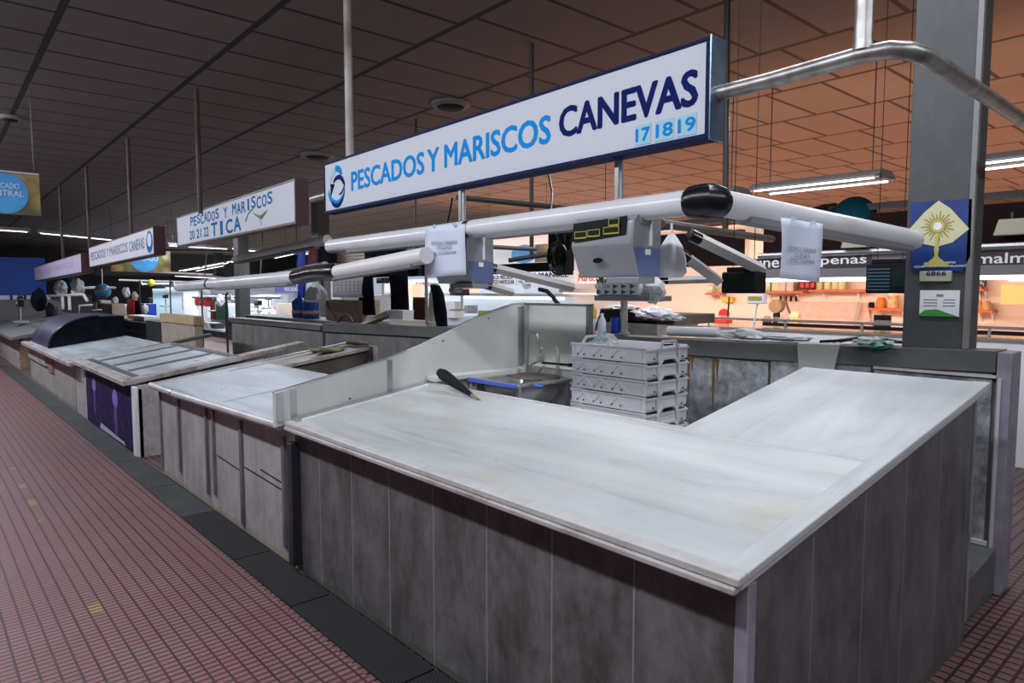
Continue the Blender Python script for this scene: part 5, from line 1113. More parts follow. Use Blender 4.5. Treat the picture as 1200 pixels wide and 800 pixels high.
# ============================================================ GROCERY STALL AT THE RIGHT, BEYOND THE PARTITION
struct(MB().box(-9.9, 2.5, 10.5, 10.6, 0, 2.75).build('wall_grocery', M['wallwarm']))
def X_at(px, Y): return at_y(px, 340, Y).x
def z_at(px, py, Y): return at_y(px, py, Y).z
fs = thing('stall_fascia', 'dark red-brown fascia over the grocery stall with white lower-case letters on a grey band', 'fascia', (X_at(1000, 8), 8.0, 2.05))
MB().box(X_at(893, 8), 2.5, 8.0, 8.12, z_at(1000, 303, 8), z_at(1000, 252, 8)).build('upper_board', M['darkred'], fs)
MB().box(X_at(745, 8), X_at(866, 8), 8.0, 8.12, z_at(820, 312, 8), z_at(820, 272, 8)).build('upper_board', M['darkred'], fs)
MB().box(X_at(745, 8), 2.5, 7.99, 8.10, z_at(900, 256, 8), z_at(900, 249, 8)).build('top_rail', M['darkband'], fs)
MB().box(X_at(890, 8), 2.5, 7.93, 8.0, z_at(900, 326, 8), z_at(900, 303, 8)).build('grey_band', M['greyband'], fs)
MB().tube([(X_at(893, 8), 7.90, z_at(900, 300, 8)), (2.5, 7.90, z_at(900, 300, 8))], 0.035, 8).build('front_rail', M['alu'], fs)
for s_, p0, p1, py, hpx in (('une', 884, 912, 314, 9), ('penas', 961, 1014, 313, 10), ('malma', 1143, 1215, 309, 10)):
    x0, x1 = X_at(p0, 7.92), X_at(p1, 7.92); z = z_at(p0, py, 7.92)
    MB().box(x0 - 0.05, x1 + 0.05, 7.922, 7.93, z - 0.01, z + hpx * 0.0125).build('letter_ground', M['darkband'], fs)
    text(s_, M['white'], fs, Vector((x0, 7.918, z)) - fs.location, x1 - x0, hpx * 0.0098, bold=0.02, depth=0)
MB().box(X_at(860, 8), 2.5, 8.05, 8.15, z_at(900, 330, 8), z_at(900, 326, 8)).build('light_strip', M['lampwhite'], fs)
# lit light box above left
tag(MB().box(X_at(867, 8), X_at(892, 8), 8.2, 8.3, z_at(880, 304, 8), z_at(880, 278, 8)).build('light_panel', M['litpanel'], bevel=0.01), 'lit pale orange panel beside the dark fascia of the grocery stall', 'panel')
# counter with glass top
gc = thing('display_counter', 'glass topped chilled counter with steel rails in front of the grocery stall', 'counter', (-2.5, 7.7, 0))
zc = 1.16
MB().box(X_at(815, 7.7), 2.5, 7.7, 8.5, 0, zc).build('body', M['white'], gc)
MB().box(X_at(815, 7.7), 2.5, 7.69, 8.5, zc, zc + 0.03).build('top', M['foil'], gc)
MB().box(X_at(815, 7.7), 2.5, 7.70, 7.72, zc + 0.12, zc + 0.15).build('front_rail', M['foil'], gc)
MB().box(X_at(815, 7.7), 2.5, 7.72, 8.2, zc + 0.145, zc + 0.152).build('glass_shelf', M['glass'], gc)
MB().box(X_at(880, 7.7), 2.5, 8.0, 8.03, zc + 0.05, zc + 0.09).build('inner_rail', M['blackm'], gc)
for px in (830, 920, 1010, 1160):
    x = X_at(px, 7.7); MB().box(x, x + 0.02, 7.70, 7.73, zc + 0.03, zc + 0.13).build('glass_post', M['alu'], gc)
tag(MB().prism([(X_at(932, 10.4), 10.44, 1.05), (X_at(1023, 10.4), 10.44, 1.05), (X_at(1016, 10.4), 10.44, z_at(960, 354, 10.4)), (X_at(915, 10.4), 10.44, z_at(960, 354, 10.4)), (X_at(915, 10.4), 10.44, 1.05)], (0, 0.04, 0)).build('wall_board', M['pinkmarble'], bevel=0.006), 'large speckled pink board on the grocery wall', 'board')
tag(MB().tube([(X_at(1000, 10.3), 10.3, 1.05), (X_at(1004, 10.3), 10.42, z_at(1004, 354, 10.4))], 0.03, 4).build('timber_batten', M['plank']), 'pale batten leaning on the pink board', 'batten')
def shelf(px0, px1, py, lab):
    Y = 10.28; t = thing('wall_shelf', lab, 'shelf', (X_at((px0 + px1) / 2, Y), Y, z_at(px0, py, Y)), 0, 'orange shelves on the grocery wall')
    z = z_at((px0 + px1) / 2, py, Y); x0, x1 = X_at(px0, Y), X_at(px1, Y)
    MB().box(x0, x1, Y, 10.5, z - 0.035, z).build('board', M['shelf'], t, bevel=0.004)
    for x in (x0 + (x1 - x0) * 0.2, x1 - (x1 - x0) * 0.2): MB().prism([(x, 10.5, z - 0.035), (x, 10.5, z - 0.16), (x, 10.36, z - 0.035)], (0.015, 0, 0)).build('bracket', M['white'], t)
    return z
zS1 = shelf(885, 941, 341, 'orange shelf behind the right white notice, carrying bags'); zS2 = shelf(947, 1015, 339, 'orange shelf between the white notice and the black scale, carrying jars')
zS3 = shelf(1018, 1064, 361, 'lower orange shelf left of the pillar'); zS4 = shelf(1141, 1153, 338, 'short orange shelf just right of the pillar'); zS5 = shelf(1141, 1165, 363, 'lower orange shelf right of the pillar')
zS6 = shelf(826, 843, 343, 'short orange shelf left of the dark scale')
pos_n = ['leftmost', 'second', 'third', 'fourth', 'fifth', 'sixth']
def jar(px, z, hh_, r, m, lab, grp, Y=10.36, name='food_jar', lid='amber', cat='jar'):
    x = X_at(px, Y); t = thing(name, lab, cat, (x, Y, z), 0, grp)
    MB().lathe([(r * 0.95, 0), (r, 0.01), (r, hh_ * 0.75), (r * 0.8, hh_ * 0.85), (r * 0.8, hh_ * 0.88)], (x, Y, z), 12).build('glass_body', M[m], t)
    MB().lathe([(r * 0.86, hh_ * 0.86), (r * 0.86, hh_), (0.0001, hh_ + 0.002)], (x, Y, z), 12).build('lid', M[lid], t)
def pack(px, z, hh_, w_, m, lab, grp, Y=10.36):
    x = X_at(px, Y); bb = MB(); rs = []
    for zz, fw_, fd in ((0, 1, 1), (0.1, 1.05, 1.1), (0.7, 1.0, 0.9), (0.92, 0.95, 0.25), (1.0, 1.0, 0.1)):
        rs.append([(x + sx_ * w_ / 2 * fw_, Y + sy_ * 0.05 * fd, z + hh_ * zz) for sx_, sy_ in ((-1, -1), (1, -1), (1, 1), (-1, 1))])
    tag(bb.rings(rs).build('food_packet', M[m], bevel=0.004), lab, 'packet', grp)
for i, (px, m) in enumerate(((892, 'greenpack'), (900, 'greenpack'), (910, 'cream'), (918, 'plank'), (927, 'plank'))):
    pack(px, zS1, 0.19, 0.11, m, '%s packet on the shelf behind the right white notice' % pos_n[i], 'packets on the orange shelf')
for i, px in enumerate((960, 970, 979, 987)): jar(px, zS2, 0.17, 0.055, 'cream', 'tall yellow jar, %s on the shelf right of the white notice' % pos_n[i], 'jars on the orange shelf')
bx = thing('red_tray_box', 'dark red display box at the left end of the jar shelf', 'box', (X_at(945, 10.3), 10.3, zS2))
MB().box(X_at(936, 10.3), X_at(955, 10.3), 10.25, 10.4, zS2, zS2 + 0.14).build('box', M['darkredcloth'], bx, bevel=0.004)
for k in range(3): MB().box(X_at(938 + 6 * k, 10.25), X_at(942 + 6 * k, 10.25), 10.24, 10.25, zS2 + 0.03, zS2 + 0.10).build('label_patch', M['red'], bx)
for i, (px, m, r, h) in enumerate(((1022, 'blackm', 0.04, 0.08), (1033, 'orange', 0.06, 0.15), (1047, 'amber', 0.075, 0.21))):
    jar(px, zS3, h, r, m, ('small dark tin', 'orange tin', 'large lidded jar')[i] + ' on the lower shelf left of the pillar', None, lid='white' if i == 2 else m)
jar(1147, zS4, 0.22, 0.085, 'amberdark', 'dark patterned tin on the short shelf right of the pillar', None, lid='blackm')
jar(1147, zS5, 0.12, 0.05, 'amber', 'left amber jar on the lower shelf right of the pillar', None); jar(1157, zS5, 0.12, 0.05, 'amber', 'right amber jar on the lower shelf right of the pillar', None)
pack(834, zS6, 0.15, 0.10, 'greenpack', 'green and white packet on the shelf left of the dark scale', None)
t = thing('coffee_grinder', 'brown round headed grinder standing on the grocery counter', 'grinder', (X_at(910, 9.5), 9.5, 1.13)); x = X_at(911, 9.5)
MB().lathe([(0.05, 0), (0.05, 0.18), (0.03, 0.2)], (x, 9.5, 1.13), 12).build('body', M['blackm'], t)
MB().tube([(x, 9.44, 1.42), (x, 9.56, 1.42)], 0.10, 18).build('head', M['oak'], t)
MB().tube([(x + 0.10, 9.5, 1.56), (x + 0.20, 9.5, 1.32)], 0.016, 6).build('handle', M['darkrodred'], t)
for i, (px, m, w_, h) in enumerate(((922, 'ink', 0.20, 0.13), (933, 'amber', 0.13, 0.22), (900, 'darkrodred', 0.09, 0.14))):
    pack(px, 1.13, h, w_, m, ('grey patterned packet', 'tall brown packet', 'dark red cone packet')[i] + ' beside the grinder on the grocery counter', None, 9.4)
struct(MB().box(-9.9, 2.5, 9.2, 10.48, 0, 1.13).build('trim_grocery_bench', M['wallwarm']))
t = thing('ham_slicer', 'red slicer on the grocery bench', 'slicer', (X_at(850, 9.5), 9.5, 1.13)); x = X_at(850, 9.5)
MB().tube([(x, 9.46, 1.28), (x, 9.5, 1.28)], 0.085, 18).build('blade_guard', M['red'], t); MB().box(x - 0.14, x + 0.08, 9.4, 9.6, 1.14, 1.20).build('base', M['red'], t, bevel=0.01); MB().tube([(x + 0.08, 9.45, 1.2), (x + 0.10, 9.45, 1.55)], 0.012, 6).build('arm', M['blackm'], t)
for i, px in enumerate((918, 924, 930, 936)):
    x = X_at(px - 3, 10.45); z = z_at(px, 352, 10.45)
    tag(MB().prism([(x - 0.015, 10.45, z + 0.07), (x + 0.015, 10.45, z + 0.07), (x + 0.02, 10.45, z), (x, 10.45, z - 0.02), (x - 0.02, 10.45, z)], (0, 0.01, 0)).build('hanging_tool', M['blackm']), 'small black tool hanging on the grocery wall, %s of four' % pos_n[i], 'tool', 'small black tools in a row on the grocery wall')
tag(MB().box(X_at(846, 10.4), X_at(858, 10.4), 10.4, 10.48, z_at(850, 354, 10.4), z_at(850, 348, 10.4)).build('yellow_carton', M['yel2'], bevel=0.004), 'small yellow carton on the wall below the dark scale', 'box')
pack(833, 1.13, 0.16, 0.09, 'white', 'white bottle-shaped packet on the grocery bench left of the slicer', None, 9.4)
tag(MB().box(X_at(1173, 9.8), X_at(1215, 9.8), 9.8, 9.9, z_at(1190, 357, 9.8), z_at(1190, 333, 9.8)).build('yellow_cabinet', M['yelcab'], bevel=0.008), 'yellow wall cabinet at the right edge of the grocery stall', 'cabinet')
t = thing('price_sign', 'white sign with red circles above the yellow cabinet', 'sign', (X_at(1190, 9.7), 9.7, 1.9))
MB().box(X_at(1181, 9.7), X_at(1215, 9.7), 9.7, 9.72, z_at(1190, 330, 9.7), z_at(1190, 317, 9.7)).build('board', M['white'], t)
for px in (1187, 1194): MB().lathe([(0.035, 0), (0.035, 0.004), (0.02, 0.004), (0.02, 0)], (0, 0, 0), 14, Matrix.Translation((X_at(px, 9.7), 9.698, z_at(px, 320, 9.7))) @ Matrix.Rotation(R(90), 4, 'X')).build('red_ring', M['red'], t)
t = thing('till_monitor', 'small black screen on the grocery counter left of the pillar', 'screen', (X_at(1034, 8.6), 8.6, 1.15))
MB().box(X_at(1025, 8.6), X_at(1045, 8.6), 8.6, 8.64, 1.22, 1.36).build('screen', M['black'], t, bevel=0.005); MB().box(X_at(1033, 8.6), X_at(1037, 8.6), 8.6, 8.7, 1.13, 1.22).build('stand', M['black'], t)
# things on top of the fascia
b = MB(); c = at_y(1000, 250, 8.05); rs = []
for k in range(7):
    an = R(k * 15); rr = 0.24 * math.cos(an); rs.append([(c.x + rr * (1 + 0.06 * math.cos(q * R(15) * 8)) * math.cos(q * R(15)), 8.06 + rr * 0.6 * math.sin(q * R(15)), c.z - 0.05 + 0.24 * math.sin(an)) for q in range(24)])
rs.insert(0, [(x, y, z - 0.10) for x, y, z in rs[0]])
tag(b.rings(rs).build('gathered_parasol', M['tealcloth']), 'teal ribbed cloth bundle on top of the dark fascia', 'bundle')
tag(MB().blob(at_y(972, 249, 8.1), (0.22, 0.14, 0.09), 0.25, 2.5, 3, 3).build('cloth_bundle', M['blackm']), 'dark grey bundle on the fascia beside the teal cloth', 'bundle')
def fl(label, cx, cy, zz): 
    t = thing('flood_lamp', label, 'lamp', (cx, cy, zz))
    MB().prism([(cx - 0.10, cy, zz + 0.15), (cx + 0.10, cy, zz + 0.15), (cx + 0.14, cy, zz), (cx - 0.14, cy, zz)], (0, 0.12, 0)).build('housing', M['creamplate'], t, bevel=0.008)
    MB().tube([(cx, cy + 0.06, zz + 0.15), (cx, cy + 0.06, zz + 0.22)], 0.02, 8).build('bracket', M['black'], t)
c = at_y(1184, 275, 7.8); fl('cream flood lamp on the fascia right of the pillar', c.x, 7.8, c.z)
c = at_y(1000, 290, 7.8); fl('cream flood lamp on the fascia behind the lamp tube', c.x, 7.8, c.z)

# ============================================================ HANGING FLUORESCENT LAMPS
def strip(label, a_, b_, twin=True, m='lampwhite', grp='fluorescent strips over the hall', w_=0.09, rods=True, hm='beam'):
    a_, b_ = Vector(a_), Vector(b_); d = (b_ - a_).normalized(); n = d.cross(Vector((0, 0, 1))).normalized(); t = thing('fluorescent_lamp', label, 'lamp', a_, 0, grp)
    u = Vector((0, 0, 1))
    MB().rings([[c + n * w_, c - n * w_, c - n * w_ * 0.5 + u * 0.07, c + n * w_ * 0.5 + u * 0.07] for c in (a_, b_)]).build('housing', M[hm], t)
    for s in ((-1, 1) if twin else (0,)):
        o = n * w_ * 0.75 * s - u * 0.022; MB().tube([a_ + d * 0.06 + o, b_ - d * 0.06 + o], 0.011, 8).build('tube', M[m], t)
        for c in (a_ + d * 0.03, b_ - d * 0.03): MB().tube([c + o - u * 0.0, c + u * 0.02 + o], 0.02, 6).build('lampholder', M['white'], t)
    if rods:
        for c in (a_ + d * 0.15, b_ - d * 0.15): MB().tube([c + u * 0.06, Vector((c.x, c.y, 4.098))], 0.006, 5).build('suspension_rod', M['darkpipe'], t)
    return t
YF = 8.6
def fy(px, py, Y): return at_y(px, py, Y)
strip('twin fluorescent lamp left of the grey pillar', fy(888, 224, 7.6), fy(1040, 207, 7.6), w_=0.24, hm='beam')
strip('twin fluorescent lamp right of the grey pillar', fy(1090, 200, 7.6), fy(1230, 183, 7.6), w_=0.24, hm='beam')
strip('end of a fluorescent lamp just above the corner of the lamp tube', fy(700, 246, 7.6), fy(870, 226, 7.6), w_=0.24, hm='beam')
strip('long fluorescent strip under the fruit banner at the far left', at_x(-40, 266, -22), at_x(35, 271, -22), False, 'lampcool', w_=0.12)
strip('long fluorescent strip between the fruit banner and the lilac sign', at_x(44, 272, -22), at_x(137, 281, -22), False, 'lampcool', w_=0.12)
strip('fluorescent strip seen under the left part of the TICA sign', at_x(196, 287, -22), at_x(268, 291, -22), False, 'lampcool', w_=0.12)
strip('fluorescent strip seen under the right part of the TICA sign', at_x(272, 291, -22), at_x(304, 294, -22), False, 'lampcool', w_=0.12)
pts = [(212, 317, 12.4), (240, 312, 12.2), (268, 307, 12.0), (300, 301, 12.3), (333, 295, 11.5), (356, 291, 11)]
for i in range(5):
    p, q = pts[i], pts[i + 1]; a_ = fy(p[0], p[1], p[2]); b_ = fy(q[0] - 3, q[1] + 0.5, q[2])
    strip('far fluorescent lamp, %s from the left in the upper receding row' % ('first', 'second', 'third', 'fourth', 'fifth')[i], a_, b_, True, 'lampcool', 'receding row of far fluorescent lamps', 0.16)
for i, (p, q) in enumerate((((230, 317), (262, 311)), ((296, 305), (318, 301)), ((322, 302), (344, 297)))):
    strip('far fluorescent lamp, %s from the left in the lower receding row' % ('first', 'second', 'third')[i], fy(p[0], p[1], 12.2), fy(q[0], q[1], 11.2), False, 'lampcool', 'lower receding row of far fluorescent lamps', 0.12, rods=False)
strip('short fluorescent lamp beside the grey lamp tube', fy(357, 297, 9), fy(368, 295, 9), False, 'lampcool', None, 0.08, rods=False)
strip('flat neon lamp above the far stalls below the TICA sign', fy(205, 323, 12), fy(262, 326, 10), False, 'lampcool', None, 0.1, rods=False)
# ============================================================ MIDDLE STALLS BEYOND THE PARTITION
struct(MB().box(-17.5, -9.9, 10.5, 10.6, 0, 1.95).build('wall_stall_middle', M['wallw']))
struct(MB().box(-17.5, -9.9, 9.4, 10.5, 0, 1.02).build('trim_stall_bench', M['wallw']))
struct(MB().box(-60, -17.5, 12.4, 12.5, 0, 2.1).build('wall_stall_left', M['wallw']))
def board_sign(label, px0, py0, px1, py1, Y, m, words, mt, name='shop_sign'):
    a_ = at_y(px0, py1, Y); b_ = at_y(px1, py0, Y); t = thing(name, label, 'sign', (a_.x, Y, a_.z))
    MB().box(a_.x, b_.x, Y, Y + 0.08, a_.z, b_.z).build('board', M[m], t)
    for s_, fx0, fx1, fz0, fz1 in words:
        w_ = b_.x - a_.x; h = b_.z - a_.z; text(s_, mt, t, (w_ * fx0, -0.004, h * fz0), w_ * (fx1 - fx0), h * (fz1 - fz0), bold=0.03, depth=0)
    return t
Ys = 9.3
board_sign('white sign with black words MERCADO and PUESTO PARTICULAR', 571, 321, 604, 334, Ys, 'white', (('TERCER MERCADO', 0.12, 0.9, 0.56, 0.9), ('PUESTO PARTICULAR', 0.12, 0.96, 0.12, 0.46)), M['blackm'])
board_sign('white sign with blue italic name JOSE MANUEL', 606, 317, 675, 333, Ys, 'white', (('JOSE MANUEL', 0.08, 0.88, 0.42, 0.92), ('TEL. MOVIL 639 360 31', 0.02, 0.62, 0.10, 0.30)), M['letnavy'])
board_sign('white sign with red word Mariscos', 677, 319, 706, 332, Ys, 'white', (('Mariscos', 0.04, 0.97, 0.2, 0.85),), M['red'])
board_sign('white sign with maroon letters behind the thin steel post', 485, 329, 508, 337, Ys, 'white', (('RAMON', 0.12, 0.9, 0.2, 0.85),), M['signred'])
board_sign('purple and white sign strip far behind the water bottles', 322, 335, 352, 343, 11.5, 'signpurple', (('PESCADOS', 0.4, 0.95, 0.3, 0.8),), M['white'])
board_sign('pale blue sign strip behind the second lamp tube', 240, 343, 275, 348, 12.2, 'ltlilac', (('MARISCOS', 0.1, 0.9, 0.2, 0.8),), M['signpurple'])
board_sign('blue and white sign far behind the kraft basket', 213, 344, 232, 350, 12.2, 'ltlilac', (('PESCADO', 0.1, 0.9, 0.2, 0.8),), M['signpurple'])
t = thing('canopy_rail', 'white lit rail over the white stall beyond the splash guard', 'rail', at_y(600, 347, 9.3))
a_ = at_y(430, 345, 9.35); b_ = at_y(668, 347, 9.35)
MB().box(a_.x, b_.x, 9.30, 9.42, a_.z - 0.01, a_.z + 0.05).build('rail_body', M['alu'], t); MB().tube([(X_at(545, 9.35), 9.33, a_.z - 0.04), (X_at(662, 9.35), 9.33, a_.z - 0.04)], 0.025, 8).build('lit_tube', M['lampcool'], t)
strip('peach glowing strip above the orange tool', at_y(657, 342, 9), at_y(706, 343, 9), False, 'lampwarm', None, 0.05, rods=False)
# banners
def banner(label, P, Q, z0, z1, cx, cz, rr, words, fab='fruit', rx=1.0):
    P, Q = Vector((P[0], P[1], 0)), Vector((Q[0], Q[1], 0)); L = (Q - P).length; rz = math.atan2(Q.y - P.y, Q.x - P.x)
    t = thing('fruit_banner', label, 'banner', (P.x, P.y, z0), rz)
    MB().box(0, L, 0, 0.01, 0, z1 - z0).build('fabric', M[fab], t, local=True)
    MB().prism([(cx + rr * rx * math.cos(R(k)), -0.004, cz + rr * math.sin(R(k))) for k in range(0, 360, 12)], (0, 0.002, 0)).build('blue_disc', M['bannerblue'], t, local=True)
    for s_, x, z, w_, h in words: text(s_, M['ltlilac'], t, (x, -0.008, z), w_, h, bold=0.01, depth=0, align='CENTER')
    MB().box(0, L, -0.006, 0.016, z1 - z0, z1 - z0 + 0.012).build('top_rod', M['alu'], t, local=True)
    for x in (0.05, L - 0.05): MB().tube([(x, 0, z1 - z0), (x, 0, 4.1 - z0)], 0.004, 5).build('hanging_wire', M['darkpipe'], t, local=True)
    return t
p0 = at_x(-60, 225, -10.0); p1 = at_x(47, 229, -10.0)
banner('fruit banner with a blue disc hanging at the upper left edge', (p0.x, p0.y), (p1.x, p1.y), at_x(47, 253, -10).z, at_x(47, 205, -10).z, 0.50, 0.24, 0.235, (('MERCADO', 0.50, 0.30, 0.30, 0.06), ('CENTRAL', 0.50, 0.21, 0.38, 0.065)))
a_ = at_x(130, 312, -24); b_ = at_x(200, 310, -24); 
banner('fruit banner with a blue disc seen below the third sign', (a_.x, a_.y), (b_.x, b_.y), at_x(200, 319, -24).z, at_x(200, 295, -24).z, (b_.y - a_.y) * 0.55, 0.40, 0.40, (('MERCADO', (b_.y - a_.y) * 0.55, 0.35, 0.8, 0.18),))
a_ = at_y(572, 300, 11); b_ = at_y(642, 300, 11)
banner('white and blue fruit banner beyond the second scale', (a_.x, 11), (b_.x, 11), at_y(600, 309, 11).z, at_y(600, 275, 11).z, (b_.x - a_.x) * 0.62, 0.22, 0.22, (), 'white', 2.0)
_bn = bpy.data.objects['fruit_banner.002']; _L = (b_.x - a_.x)
MB().box(_L * 0.80, _L * 0.995, -0.003, 0.0, 0.01, 0.42).build('fruit_patch', M['fruit'], _bn, local=True)
# blue band and dark shelf at the far left
struct(MB().box(-25.2, -25, 0.2, 3.2, 1.5, 2.62).build('trim_blue_band', M['bandblue']))
struct(MB().box(-25.2, -25.1, 0.2, 4.4, 0.0, 1.5).build('wall_far_kiosk', M['roofwall']))
t = thing('white_shelf_rack', 'row of white boxes below the blue band at the far left', 'rack', (-24, 1.5, 1.2))
for i in range(7): MB().box(-24.8, -24.6, 1.0 + i * 0.33, 1.26 + i * 0.33, 1.38, 1.5).build('white_box', M['ltlilac'], t)
MB().box(-24.9, -24.5, 0.9, 3.5, 0, 1.37).build('rack_body', M['beam'], t)
# ============================================================ CLUTTER LEFT OF CENTRE
def jumble():
    t = thing('tube_frame', 'white tubular frame standing above the dark blue cover', 'frame', at_y(60, 360, 3.2))
    P = [at_y(*p, 3.2) for p in ((43, 362), (43, 347), (98, 345), (102, 352))]
    MB().tube(P, 0.035, 8).build('bar', M['white'], t)
    for px in (73, 81): a_ = at_y(px, 346, 3.2); MB().tube([a_, a_ + Vector((0, 0, -0.38))], 0.035, 8).build('upright', M['white'], t)
    for i, (px, py, rx, rz_, m, lb) in enumerate(((71, 337, 0.30, 0.20, 'bag', 'white bundled bag hanging under the lilac sign, left one'), (91, 336, 0.28, 0.22, 'bag', 'white bundled bag hanging under the lilac sign, right one'), (81, 331, 0.10, 0.25, 'tealcloth', 'green bag between the two white bundles under the lilac sign'))):
        tag(MB().blob(at_y(px, py, 3.3 + 0.3 * (i == 2)), (rx, 0.15, rz_), 0.13, 1.8, i, 4).build('hanging_bag', M[m]), lb, 'bag')
    g = at_y(120.5, 341, 4.0); gl = thing('beach_ball', 'round blue ball hanging left of the pale third sign post', 'ball', g)
    MB().lathe([(0.001, -0.20)] + [(0.20 * math.cos(R(k)), 0.20 * math.sin(R(k))) for k in range(-80, 81, 16)] + [(0.001, 0.20)], g, 20).build('ball', M['ball'], gl); MB().tube([g + Vector((0, 0, 0.19)), g + Vector((0, 0, 0.6))], 0.01, 5).build('string', M['white'], gl)
    g = at_y(177, 331.5, 7.0); tag(MB().lathe([(0.001, -0.14)] + [(0.14 * math.cos(R(k)), 0.14 * math.sin(R(k))) for k in range(-80, 81, 16)] + [(0.001, 0.14)], g, 16).build('yellow_ball', M['lemon']), 'small bright yellow ball hanging among the far stalls', 'ball')
    # square wire loop stand
    t = thing('wire_stand', 'square steel wire loop standing behind the dark blue cover', 'stand', at_y(100, 380, 3.4))
    P = [at_y(*p, 3.4) for p in ((108, 357), (93, 358), (92, 379), (96, 381), (113, 381))]; MB().tube(P, 0.022, 8).build('loop', M['white'], t)
    P = [at_y(*p, 3.4) for p in ((74, 358), (73, 378), (90, 379))]; MB().tube(P, 0.014, 8).build('loop', M['steel'], t)
    carton(113, 374, 150, 384, 4.6, 1.0, 'cardboard', 'timber topped bench behind the wire stand', 'bench', 'timber_bench')
    carton(115, 356, 131, 370, 5.2, 0.4, 'kraft', 'beige box standing on the timber bench', 'box')
    carton(150, 371, 169, 382, 4.8, 0.4, 'wallw', 'white box right of the timber bench', 'box', lid='white')
    carton(136, 382, 193, 408, 4.5, 0.5, 'blackm', 'black block filling the dark space behind the steel worktop', 'cabinet', 'dark_filler')  # added black block standing in for a dark gap
    carton(172, 378, 192, 404, 4.2, 0.4, 'slate', 'dark grey cupboard left of the kraft basket', 'cabinet', 'cupboard')
    # wicker crate
    a_ = at_y(190, 401, 3.5); b_ = at_y(228, 372, 3.5); t = thing('slatted_crate', 'brown slatted crate with a taller lid standing behind the third counter', 'crate', (a_.x, 3.5, a_.z))
    bb = MB(); n = 14
    for k in range(n): x = a_.x + (b_.x - a_.x) * k / n; bb.box(x, x + (b_.x - a_.x) / n * 0.85, 3.5, 3.52, a_.z - 0.2, b_.z - 0.08)
    bb.box(a_.x, b_.x, 3.52, 3.62, a_.z - 0.2, b_.z - 0.1); bb.build('slats', M['kraft'], t); MB().box(a_.x - 0.02, b_.x + 0.02, 3.48, 3.64, b_.z - 0.13, b_.z + 0.02).build('lid', M['cardboard'], t, bevel=0.006)
    struct(MB().box(a_.x - 1.5, b_.x + 0.4, 3.45, 4.0, 0, a_.z - 0.2).build('trim_low_bench', M['slate']))
    # pale refrigerated cabinets
    for i, (p0, p1, y0, y1, Y, m, lb) in enumerate(((180, 194, 338, 374, 9.5, 'paleblue', 'pale blue cabinet left of the two tall white ones'), (195, 214, 336, 377, 9.5, 'paleblue2', 'taller pale blue cabinet beside the yellow ball'), (216, 232, 338, 376, 9.3, 'white', 'tall white cabinet right of the pale blue ones'), (243, 256, 346, 372, 9.3, 'wallw', 'white cabinet with a black stand in front'), (303, 320, 345, 366, 9.0, 'wallw', 'pale machine housing left of the far pillar'), (434, 452, 345, 375, 8.5, 'wallw', 'white cabinet between the trouser legs'))):
        t = carton(p0, y0, p1, y1, Y, 0.5, m, lb, 'cabinet', 'tall_cabinet')
        a2 = at_y(p0, y1, Y); b2_ = at_y(p1, y0, Y)
        MB().box(b2_.x - 0.08, b2_.x - 0.05, Y - 0.03, Y, a2.z + (b2_.z - a2.z) * 0.4, a2.z + (b2_.z - a2.z) * 0.7).build('handle', M['alu'], t)
    # market scales and small machines: head, arm, base
    for i, (px, py, Y, s, lb) in enumerate(((110, 352, 4.6, 0.9, 'below the small blue ball'), (174, 352, 7.0, 1.1, 'in front of the pale blue cabinet'), (192, 348, 7.4, 1.0, 'under the yellow ball'), (250, 352, 7.5, 1.0, 'in front of the white cabinet left of the second tube'), (300, 356, 7.8, 1.0, 'left of the far grey pillars'), (312, 350, 7.8, 0.8, 'between the two far grey pillars'), (445, 330, 6.0, 0.7, 'between the black trouser legs'), (538, 344, 7.0, 0.8, 'below the second grey scale'), (20, 357, 2.0, 1.2, 'at the far left under the blue band'), (128, 360, 6.0, 1.0, 'behind the beige box'))):
        c = at_y(px, py, Y); t = thing('stall_scale', 'dark scale on a stem ' + lb, 'scale', c)
        MB().box(c.x - 0.17 * s, c.x + 0.17 * s, Y, Y + 0.12, c.z - 0.04 * s, c.z + 0.10 * s).build('head', M['slate' if i % 2 else 'black'], t, bevel=0.01)
        MB().box(c.x - 0.13 * s, c.x + 0.10 * s, Y - 0.006, Y, c.z + 0.02, c.z + 0.07 * s).build('display', M['ink'], t)
        MB().tube([(c.x, Y + 0.06, c.z - 0.04), (c.x, Y + 0.06, c.z - 0.32 * s)], 0.02, 8).build('stem', M['alu'], t)
        MB().box(c.x - 0.2 * s, c.x + 0.2 * s, Y - 0.1, Y + 0.2, c.z - 0.36 * s, c.z - 0.32 * s).build('pan', M['steel'], t, bevel=0.006)
    for i, (px, py, Y, s_, m, lb) in enumerate(((148, 343, 5.8, 0.16, 'bag', 'white bag bundle hanging above the red garment'), (158, 347, 6.0, 0.14, 'bagg', 'grey bag bundle hanging beside the white one'), (135, 352, 5.2, 0.12, 'bag', 'small white bag right of the beach ball'), (258, 352, 7.2, 0.16, 'bag', 'white bag hanging above the dark green cloth'), (60, 365, 2.9, 0.2, 'slate', 'dark bundle behind the white tube frame'), (46, 352, 2.6, 0.25, 'navy', 'large navy bundle hanging under the blue band'), (100, 352, 4.3, 0.10, 'blackm', 'small black pot shape under the beach ball'), (170, 362, 6.2, 0.14, 'bag', 'white plastic heap left of the pale blue cabinet'), (318, 372, 6.8, 0.2, 'bag', 'white plastic heap left of the water bottles'))):
        tag(MB().blob(at_y(px, py, Y), (s_, s_ * 0.7, s_ * 1.15), 0.16, 1.7, i + 11, 4).build('hanging_bundle', M[m]), lb, 'bundle')
